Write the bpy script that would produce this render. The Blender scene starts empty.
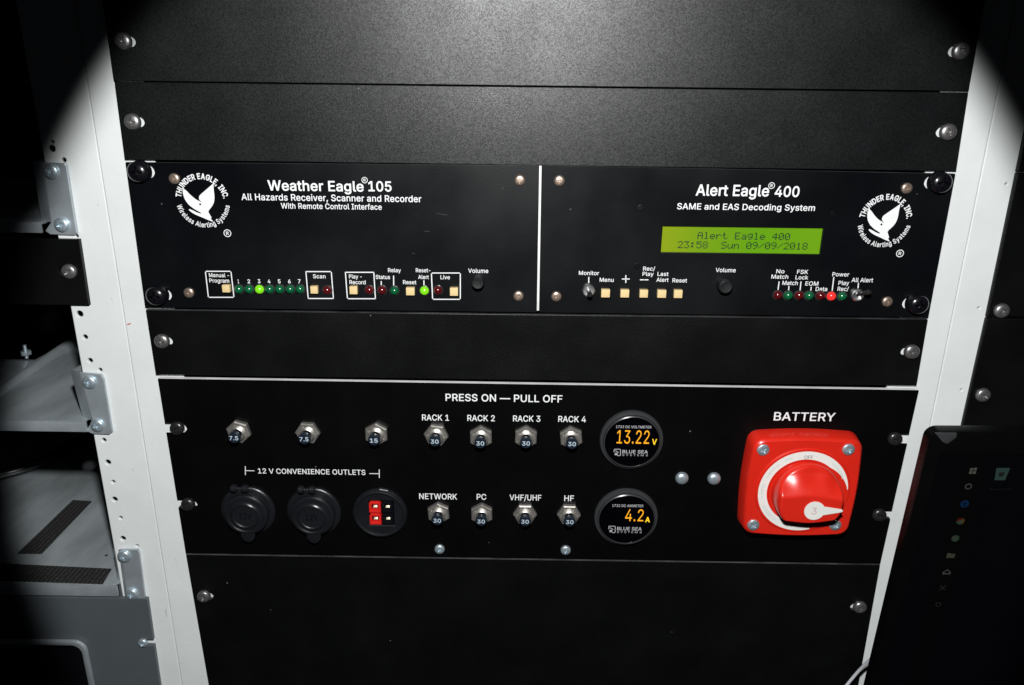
import bpy, bmesh, math, random
from mathutils import Vector, Matrix
random.seed(7)
MM = 0.001
SC = bpy.context.scene
COL = SC.collection

# ------------------------------------------------------------------ camera
FPX = 785.0
RGT = Vector((0.99988376, 0.01101697, 0.01053962))
UP = Vector((-0.01355338, 0.32565627, 0.94539108))
FWD = Vector((-0.00698305, 0.94542404, -0.32576773))
CAM = Vector((-11.216, -464.731, 185.350))          # mm; x right, y into the rack, z up

def ray(px, py):
    return RGT*((px-512)/FPX) + UP*(-(py-342.5)/FPX) + FWD

def P(px, py, w=0.0):          # point (mm) on the vertical plane at depth w
    d = ray(px, py); t = (w-CAM.y)/d.y
    return CAM + d*t

def H(px, py, z):              # point (mm) on a horizontal plane
    d = ray(px, py); t = (z-CAM.z)/d.z
    return CAM + d*t

# ------------------------------------------------------------------ materials
def nodes(name):
    m = bpy.data.materials.new(name); m.use_nodes = True
    nt = m.node_tree; b = nt.nodes['Principled BSDF']
    return m, nt, b

def N(nt, t, **k):
    n = nt.nodes.new(t)
    for a, v in k.items():
        if a in n.inputs: n.inputs[a].default_value = v
        else: setattr(n, a, v)
    return n

def mat(name, col, rough=0.5, metal=0.0, spec=0.5, noise=0.12, nscale=60, bump=0.0, bscale=800,
        emit=None, estr=0.0, coat=0.0, dust=0.0, stretch=None, grain=0, rvar=0.08):
    m, nt, b = nodes(name)
    L = nt.links
    tc = N(nt, 'ShaderNodeTexCoord')
    src = tc.outputs['Object']
    if stretch:
        mp = N(nt, 'ShaderNodeMapping'); mp.inputs['Scale'].default_value = stretch
        L.new(src, mp.inputs['Vector']); src2 = mp.outputs['Vector']
    else: src2 = src
    nz = N(nt, 'ShaderNodeTexNoise', Scale=nscale, Detail=4.0, Roughness=0.6)
    L.new(src2, nz.inputs['Vector'])
    mr = N(nt, 'ShaderNodeMapRange'); mr.inputs['From Min'].default_value = 0.3; mr.inputs['From Max'].default_value = 0.7
    mr.inputs['To Min'].default_value = 1-noise; mr.inputs['To Max'].default_value = 1+noise
    L.new(nz.outputs['Fac'], mr.inputs['Value'])
    vm = N(nt, 'ShaderNodeVectorMath', operation='SCALE'); vm.inputs[0].default_value = col[:3]
    L.new(mr.outputs['Result'], vm.inputs['Scale'])
    out = vm.outputs['Vector']
    if dust > 0:
        vo = N(nt, 'ShaderNodeTexVoronoi', Scale=70.0); L.new(src, vo.inputs['Vector'])
        lt = N(nt, 'ShaderNodeMath', operation='LESS_THAN'); lt.inputs[1].default_value = 0.035
        L.new(vo.outputs['Distance'], lt.inputs[0])
        wn = N(nt, 'ShaderNodeMath', operation='GREATER_THAN'); wn.inputs[1].default_value = 0.72
        sp = N(nt, 'ShaderNodeSeparateColor'); L.new(vo.outputs['Color'], sp.inputs[0]); L.new(sp.outputs[0], wn.inputs[0])
        mu = N(nt, 'ShaderNodeMath', operation='MULTIPLY'); L.new(lt.outputs[0], mu.inputs[0]); L.new(wn.outputs[0], mu.inputs[1])
        mu2 = N(nt, 'ShaderNodeMath', operation='MULTIPLY'); mu2.inputs[1].default_value = dust; L.new(mu.outputs[0], mu2.inputs[0])
        mx = N(nt, 'ShaderNodeMix', data_type='RGBA'); L.new(mu2.outputs[0], mx.inputs[0]); L.new(out, mx.inputs[6])
        mx.inputs[7].default_value = (0.5, 0.5, 0.5, 1); out = mx.outputs[2]
    L.new(out, b.inputs['Base Color'])
    b.inputs['Metallic'].default_value = metal
    b.inputs['Specular IOR Level'].default_value = spec
    r = N(nt, 'ShaderNodeMapRange'); r.inputs['To Min'].default_value = max(0.02, rough-rvar); r.inputs['To Max'].default_value = min(1, rough+rvar)
    r.inputs['From Min'].default_value = 0.3; r.inputs['From Max'].default_value = 0.7
    nz2 = N(nt, 'ShaderNodeTexNoise', Scale=nscale*0.37, Detail=5.0); L.new(src2, nz2.inputs['Vector'])
    L.new(nz2.outputs['Fac'], r.inputs['Value']); L.new(r.outputs['Result'], b.inputs['Roughness'])
    if grain:
        gn = N(nt, 'ShaderNodeTexNoise', Scale=grain, Detail=1.5, Roughness=0.6); L.new(src, gn.inputs['Vector'])
        gm = N(nt, 'ShaderNodeMapRange'); gm.inputs['From Min'].default_value = 0.36; gm.inputs['From Max'].default_value = 0.66
        gm.inputs['To Min'].default_value = spec*0.62; gm.inputs['To Max'].default_value = spec*1.42
        L.new(gn.outputs['Fac'], gm.inputs['Value']); L.new(gm.outputs['Result'], b.inputs['Specular IOR Level'])
    if coat: b.inputs['Coat Weight'].default_value = coat; b.inputs['Coat Roughness'].default_value = 0.12
    if bump > 0:
        bn = N(nt, 'ShaderNodeTexNoise', Scale=bscale, Detail=2.5, Roughness=0.55); L.new(src, bn.inputs['Vector'])
        bp = N(nt, 'ShaderNodeBump', Strength=bump, Distance=0.0004); L.new(bn.outputs['Fac'], bp.inputs['Height'])
        L.new(bp.outputs['Normal'], b.inputs['Normal'])
    if emit:
        b.inputs['Emission Color'].default_value = (*emit[:3], 1); b.inputs['Emission Strength'].default_value = estr
    return m

M = {}
M['powder'] = mat('black_powder_coat', (0.0020, 0.0026, 0.0029), 0.40, spec=0.46, grain=1600, bump=0.24, bscale=2000, noise=0.2, dust=0.25, rvar=0.04)
M['powder2'] = mat('black_fine_powder_coat', (0.0026, 0.0027, 0.0029), 0.42, spec=0.24, grain=1300, bump=0.3, bscale=1500, dust=0.3)
M['satin'] = mat('black_satin_anodised', (0.0014, 0.0018, 0.0027), 0.38, spec=0.30, bump=0.16, bscale=1400, noise=0.25, nscale=25, dust=0.22, rvar=0.13)
M['flat'] = mat('black_switch_panel', (0.0019, 0.0019, 0.0022), 0.38, spec=0.12, bump=0.25, bscale=1600, dust=0.35)
M['white'] = mat('white_rack_paint', (0.70, 0.725, 0.725), 0.5, spec=0.4, noise=0.045, nscale=26, bump=0.15, bscale=500)
M['ink'] = mat('white_silkscreen', (0.82, 0.83, 0.84), 0.6, spec=0.3, noise=0.05, nscale=300)
M['edge'] = mat('bare_aluminium_edge', (0.8, 0.8, 0.8), 0.5, metal=0.1, noise=0.15, nscale=60)
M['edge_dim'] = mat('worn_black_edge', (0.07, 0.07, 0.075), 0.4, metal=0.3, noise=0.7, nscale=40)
M['steel'] = mat('polished_screw_steel', (0.33, 0.32, 0.32), 0.34, metal=0.85, noise=0.1, nscale=200)
M['darksteel'] = mat('black_oxide_screw', (0.07, 0.068, 0.068), 0.3, metal=0.8, noise=0.1, nscale=200)
M['tab'] = mat('dark_grey_reflection', (0.035, 0.036, 0.038), 0.5)  # flat grey standing in for a reflection on the tablet's corner
M['zinc'] = mat('zinc_plated_steel', (0.56, 0.66, 0.72), 0.38, metal=0.75, noise=0.15, nscale=400)
M['nickel'] = mat('satin_nickel', (0.62, 0.57, 0.53), 0.36, metal=0.8, noise=0.1, nscale=400)
M['nut'] = mat('nickel_nut', (0.60, 0.57, 0.53), 0.34, metal=0.85, noise=0.1, nscale=300)
M['brass'] = mat('bronze_screw', (0.46, 0.36, 0.29), 0.36, metal=0.8, noise=0.15, nscale=400)
M['recess'] = mat('dark_recess', (0.02, 0.02, 0.022), 0.6, metal=0.2, spec=0.2)
M['blackgloss'] = mat('black_gloss_plastic', (0.004, 0.004, 0.006), 0.22, spec=0.5, coat=0.25)
M['blackplastic'] = mat('black_matte_plastic', (0.008, 0.0085, 0.0095), 0.45, spec=0.45, bump=0.3, bscale=900)
M['outlet'] = mat('charcoal_outlet_plastic', (0.0085, 0.0095, 0.0115), 0.32, spec=0.45, bump=0.2, bscale=700)
M['contact'] = mat('tarnished_contact', (0.62, 0.55, 0.40), 0.4, metal=0.3)
M['chrome'] = mat('chrome', (0.8, 0.8, 0.8), 0.34, metal=1.0)
M['cream'] = mat('cream_button_plastic', (0.74, 0.56, 0.28), 0.4, noise=0.05)
M['red'] = mat('red_switch_plastic', (0.66, 0.019, 0.009), 0.34, spec=0.5, noise=0.05, nscale=40, bump=0.06, bscale=600, coat=0.15)
M['redconn'] = mat('red_connector_plastic', (0.62, 0.014, 0.01), 0.4)
M['label_white'] = mat('white_label', (0.80, 0.79, 0.76), 0.45, noise=0.03)
M['darkink'] = mat('dark_label_ink', (0.05, 0.06, 0.07), 0.6)
M['paleink'] = mat('faded_label_ink', (0.58, 0.67, 0.64), 0.6)
M['button'] = mat('blue_black_breaker_button', (0.010, 0.016, 0.027), 0.3, spec=0.5)
M['ratingink'] = mat('pale_rating_ink', (0.48, 0.58, 0.66), 0.6)
M['bezelgrey'] = mat('grey_gauge_bezel', (0.035, 0.036, 0.038), 0.28, spec=0.6)
M['glass'] = mat('dark_display_glass', (0.001, 0.001, 0.002), 0.12, spec=0.5)
M['amber'] = mat('amber_display_digit', (0.3, 0.12, 0.0), 0.5, emit=(1.0, 0.42, 0.02), estr=0.85)
M['amber2'] = mat('yellow_display_digit', (0.3, 0.2, 0.0), 0.5, emit=(1.0, 0.62, 0.03), estr=0.95)
M['dispink'] = mat('printed_gauge_lettering', (0.50, 0.50, 0.52), 0.5)
M['led_green'] = mat('unlit_green_led', (0.003, 0.10, 0.035), 0.2, spec=0.6, coat=0.5)
M['led_red'] = mat('unlit_red_led', (0.085, 0.004, 0.006), 0.16, spec=0.6, coat=0.5)
M['led_lime'] = mat('lit_lime_led', (0.1, 0.35, 0.01), 0.2, emit=(0.26, 0.85, 0.01), estr=0.60, coat=0.4)
M['led_hot'] = mat('lit_red_led', (0.5, 0.02, 0.02), 0.2, emit=(1.0, 0.03, 0.02), estr=0.7, coat=0.4)
M['ledring'] = mat('led_bezel', (0.03, 0.03, 0.03), 0.2, metal=0.0)
M['lcdink'] = mat('lcd_segment', (0.004, 0.02, 0.004), 0.5, emit=(0.01, 0.07, 0.004), estr=0.35)
M['alu'] = mat('brushed_aluminium', (0.36, 0.40, 0.42), 0.42, metal=0.5, noise=0.34, nscale=24, stretch=(1, 0.35, 1), bump=0.15, bscale=300)
M['alu_front'] = mat('galvanised_bracket', (0.46, 0.51, 0.55), 0.40, metal=0.6, noise=0.16, nscale=50, bump=0.1, bscale=400)
M['greyface'] = mat('grey_painted_face', (0.085, 0.099, 0.108), 0.45, metal=0.1, noise=0.06, nscale=20, bump=0.1, bscale=700)
M['cable'] = mat('black_cable_jacket', (0.008, 0.008, 0.009), 0.22, spec=0.6)
M['greycable'] = mat('grey_cable_jacket', (0.42, 0.42, 0.46), 0.35)
M['interior'] = mat('dark_interior', (0.004, 0.004, 0.004), 0.8, spec=0.1)
M['bezel'] = mat('black_tablet_bezel', (0.0016, 0.0016, 0.0018), 0.35, spec=0.16)
M['screen'] = mat('dim_screen', (0.0013, 0.0013, 0.0018), 0.25, spec=0.12, emit=(0.10, 0.12, 0.2), estr=0.004)
M['taskbar'] = mat('dark_taskbar', (0.002, 0.002, 0.002), 0.2, spec=0.2)
for nm, c in dict(white=(0.75, 0.72, 0.6), grey=(0.42, 0.44, 0.42), blue=(0.03, 0.2, 0.6), red=(0.55, 0.06, 0.04), yellow=(0.6, 0.42, 0.1),
                  green=(0.2, 0.42, 0.25), tan=(0.42, 0.4, 0.3), teal=(0.25, 0.5, 0.42), dim=(0.12, 0.12, 0.13)).items():
    M['ic_'+nm] = mat('icon_'+nm, (c[0]*.02, c[1]*.02, c[2]*.02), 0.4, spec=0.1, emit=c, estr=0.055)

# hook and loop strip: woven bumps
m, nt, b = nodes('hook_and_loop')
tc = N(nt, 'ShaderNodeTexCoord')
vo = N(nt, 'ShaderNodeTexVoronoi', Scale=520.0); nt.links.new(tc.outputs['Object'], vo.inputs['Vector'])
wv = N(nt, 'ShaderNodeTexWave', Scale=95.0, Distortion=2.0); nt.links.new(tc.outputs['Object'], wv.inputs['Vector'])
ad = N(nt, 'ShaderNodeMath', operation='MULTIPLY'); nt.links.new(vo.outputs['Distance'], ad.inputs[0]); nt.links.new(wv.outputs['Fac'], ad.inputs[1])
cr = N(nt, 'ShaderNodeMapRange'); cr.inputs['To Min'].default_value = 0.006; cr.inputs['To Max'].default_value = 0.035
nt.links.new(ad.outputs[0], cr.inputs['Value']); nt.links.new(cr.outputs['Result'], b.inputs['Base Color'])
bp = N(nt, 'ShaderNodeBump', Strength=0.9, Distance=0.001); nt.links.new(ad.outputs[0], bp.inputs['Height']); nt.links.new(bp.outputs['Normal'], b.inputs['Normal'])
b.inputs['Roughness'].default_value = 0.8
M['velcro'] = m
# backlit LCD: the back light is stronger and yellower at its left end
m, nt, b = nodes('lcd_backlight')
tc = N(nt, 'ShaderNodeTexCoord'); sx = N(nt, 'ShaderNodeSeparateXYZ'); nt.links.new(tc.outputs['Object'], sx.inputs[0])
mr = N(nt, 'ShaderNodeMapRange'); mr.inputs['From Min'].default_value = -0.045; mr.inputs['From Max'].default_value = 0.045
nt.links.new(sx.outputs['X'], mr.inputs['Value'])
ra = N(nt, 'ShaderNodeValToRGB'); nt.links.new(mr.outputs['Result'], ra.inputs['Fac'])
ra.color_ramp.elements[0].color = (0.36, 0.46, 0.004, 1); ra.color_ramp.elements[1].color = (0.20, 0.46, 0.006, 1)
e = ra.color_ramp.elements.new(0.6); e.color = (0.16, 0.45, 0.003, 1)
e = ra.color_ramp.elements.new(0.25); e.color = (0.24, 0.44, 0.004, 1)
nt.links.new(ra.outputs['Color'], b.inputs['Emission Color']); b.inputs['Emission Strength'].default_value = 0.70
b.inputs['Base Color'].default_value = (0.02, 0.05, 0.003, 1); b.inputs['Roughness'].default_value = 0.3
M['lcd'] = m

# ------------------------------------------------------------------ object helpers
WLOC = {}
def thing(name, label, cat, loc, group=None, kind=None):
    o = bpy.data.objects.new(name, None); COL.objects.link(o)
    o.empty_display_size = 0.02
    o.location = Vector(loc)*MM; WLOC[o.name] = Vector(loc)
    o['label'] = label; o['category'] = cat
    if group: o['group'] = group
    if kind: o['kind'] = kind
    return o

def put(name, me, material, parent, loc, label=None, rot=None, extra=None):
    o = bpy.data.objects.new(name, me); COL.objects.link(o)
    if material and not me.materials: me.materials.append(material)
    loc = Vector(loc)
    if parent:
        o.parent = parent; o.location = (loc - WLOC[parent.name])*MM
    else: o.location = loc*MM
    WLOC[o.name] = loc
    if rot: o.rotation_euler = rot
    if label: o['label'] = label
    return o

def shade(me, ang=35):
    for p in me.polygons: p.use_smooth = True
    bm = bmesh.new(); bm.from_mesh(me)
    for e in bm.edges:
        if len(e.link_faces) == 2 and e.calc_face_angle(0) > math.radians(ang): e.smooth = False
    bm.to_mesh(me); bm.free()
    return me

def mesh(verts, faces, smooth=None, origin=None, fix=True):
    """verts in mm -> mesh in metres centred on origin; returns (mesh, origin)"""
    vs = [Vector(v) for v in verts]
    if origin is None:
        lo = Vector([min(v[i] for v in vs) for i in range(3)]); hi = Vector([max(v[i] for v in vs) for i in range(3)])
        origin = (lo+hi)/2
    me = bpy.data.meshes.new('m'); me.from_pydata([(v-origin)*MM for v in vs], [], faces)
    if fix:
        bm = bmesh.new(); bm.from_mesh(me); bmesh.ops.recalc_face_normals(bm, faces=bm.faces); bm.to_mesh(me); bm.free()
    me.update()
    if smooth: shade(me, smooth)
    return me, origin

class MB:
    def __init__(s): s.v = []; s.f = []
    def add(s, vs, fs):
        b = len(s.v); s.v += [Vector(v) for v in vs]; s.f += [tuple(b+i for i in f) for f in fs]
    def box(s, lo, hi):
        x0, y0, z0 = lo; x1, y1, z1 = hi
        s.add([(x0,y0,z0),(x1,y0,z0),(x1,y1,z0),(x0,y1,z0),(x0,y0,z1),(x1,y0,z1),(x1,y1,z1),(x0,y1,z1)],
              [(0,1,2,3),(4,7,6,5),(0,4,5,1),(1,5,6,2),(2,6,7,3),(3,7,4,0)])
    def prism(s, pts, d):
        """closed polygon pts (Vectors) extruded by vector d"""
        n = len(pts); d = Vector(d)
        s.add(list(pts)+[Vector(p)+d for p in pts], [tuple(range(n)), tuple(range(2*n-1, n-1, -1))]+[(i, (i+1)%n, n+(i+1)%n, n+i) for i in range(n)])
    def tube(s, pts, r, n=12):
        pts = [Vector(p) for p in pts]; rings = []
        for i, p in enumerate(pts):
            t = (pts[min(i+1, len(pts)-1)]-pts[max(i-1, 0)]).normalized()
            a = t.orthogonal() if i == 0 else (pa - t*pa.dot(t))
            a.normalize(); pa = a; b_ = t.cross(a)
            rr = r[i] if isinstance(r, (list, tuple)) else r
            rings.append([p+a*rr*math.cos(2*math.pi*k/n)+b_*rr*math.sin(2*math.pi*k/n) for k in range(n)])
        vs = [v for g in rings for v in g]; fs = []
        for i in range(len(rings)-1):
            for k in range(n): fs.append((i*n+k, i*n+(k+1)%n, (i+1)*n+(k+1)%n, (i+1)*n+k))
        fs.append(tuple(range(n))); fs.append(tuple(range(len(vs)-1, len(vs)-1-n, -1)))
        s.add(vs, fs)
    def build(s, name, material, parent, smooth=None, bevel=0, origin=None, label=None, seg=2):
        me, o = mesh(s.v, s.f, None, origin)
        if bevel:
            bm = bmesh.new(); bm.from_mesh(me)
            es = [e for e in bm.edges if len(e.link_faces) == 2 and e.calc_face_angle(0) > math.radians(30)]
            bmesh.ops.bevel(bm, geom=es, offset=bevel*MM, segments=seg, affect='EDGES', profile=0.6); bm.to_mesh(me); bm.free()
        if smooth or bevel: shade(me, smooth or 40)
        return put(name, me, material, parent, o, label)

def lathe(profile, n=32, twist=0):
    """profile [(radius, height towards the viewer)] mm -> mesh around origin, axis -Y"""
    vs = []; fs = []
    for r, h in profile:
        if r < 1e-6: vs.append([Vector((0, -h, 0))])
        else: vs.append([Vector((r*math.cos(2*math.pi*k/n+twist), -h, r*math.sin(2*math.pi*k/n+twist))) for k in range(n)])
    idx = []; flat = []
    for g in vs: idx.append([len(flat)+i for i in range(len(g))]); flat += g
    for a, b in zip(idx[:-1], idx[1:]):
        if len(a) == 1 and len(b) == 1: continue
        for k in range(n):
            k2 = (k+1) % n
            if len(a) == 1: fs.append((a[0], b[k2], b[k]))
            elif len(b) == 1: fs.append((a[k], a[k2], b[0]))
            else: fs.append((a[k], a[k2], b[k2], b[k]))
    return mesh(flat, fs, 32, Vector((0, 0, 0)))[0]

def circ(cx, cz, r, n=24, rz=None):
    rz = rz or r
    return [(cx+r*math.cos(2*math.pi*k/n), cz+rz*math.sin(2*math.pi*k/n)) for k in range(n)]
def slot(cx, cz, L, h, n=8):
    r = h/2; a = L/2-r; pts = []
    for k in range(n+1): t = -math.pi/2+math.pi*k/n; pts.append((cx+a+r*math.cos(t), cz+r*math.sin(t)))
    for k in range(n+1): t = math.pi/2+math.pi*k/n; pts.append((cx-a+r*math.cos(t), cz+r*math.sin(t)))
    return pts
def rrect(x0, z0, x1, z1, r, n=5):
    pts = []
    for cx, cz, a in ((x1-r, z0+r, -90), (x1-r, z1-r, 0), (x0+r, z1-r, 90), (x0+r, z0+r, 180)):
        for k in range(n+1): t = math.radians(a+90*k/n); pts.append((cx+r*math.cos(t), cz+r*math.sin(t)))
    return pts

def plate(name, outline, holes, w0, thick, material, parent, bevel=0.25, label=None, topmat=None):
    """flat plate in the xz plane with real holes; front face at y=w0"""
    cu = bpy.data.curves.new('c', 'CURVE'); cu.dimensions = '2D'; cu.fill_mode = 'BOTH'
    cx = sum(p[0] for p in outline)/len(outline); cz = sum(p[1] for p in outline)/len(outline)
    for pts in [outline]+holes:
        sp = cu.splines.new('POLY'); sp.points.add(len(pts)-1); sp.use_cyclic_u = True
        for i, (x, z) in enumerate(pts): sp.points[i].co = ((x-cx)*MM, (z-cz)*MM, 0, 1)
    cu.extrude = (thick/2-bevel)*MM; cu.bevel_depth = bevel*MM; cu.bevel_resolution = 1; cu.offset = -bevel*MM
    tmp = bpy.data.objects.new('t', cu); COL.objects.link(tmp)
    dg = bpy.context.evaluated_depsgraph_get()
    me = bpy.data.meshes.new_from_object(tmp.evaluated_get(dg)); bpy.data.objects.remove(tmp)
    for v in me.vertices:
        x, y, z = v.co; v.co = (x, -z, y)
    bm = bmesh.new(); bm.from_mesh(me); bmesh.ops.remove_doubles(bm, verts=bm.verts, dist=1e-6)
    bmesh.ops.recalc_face_normals(bm, faces=bm.faces); bm.to_mesh(me); bm.free()
    me.materials.clear(); me.materials.append(material)
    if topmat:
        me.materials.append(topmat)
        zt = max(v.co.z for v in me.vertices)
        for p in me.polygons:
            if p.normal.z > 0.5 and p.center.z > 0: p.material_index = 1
    for p in me.polygons: p.use_smooth = False
    return put(name, me, None, parent, (cx, w0+thick/2, cz), label)

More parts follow.
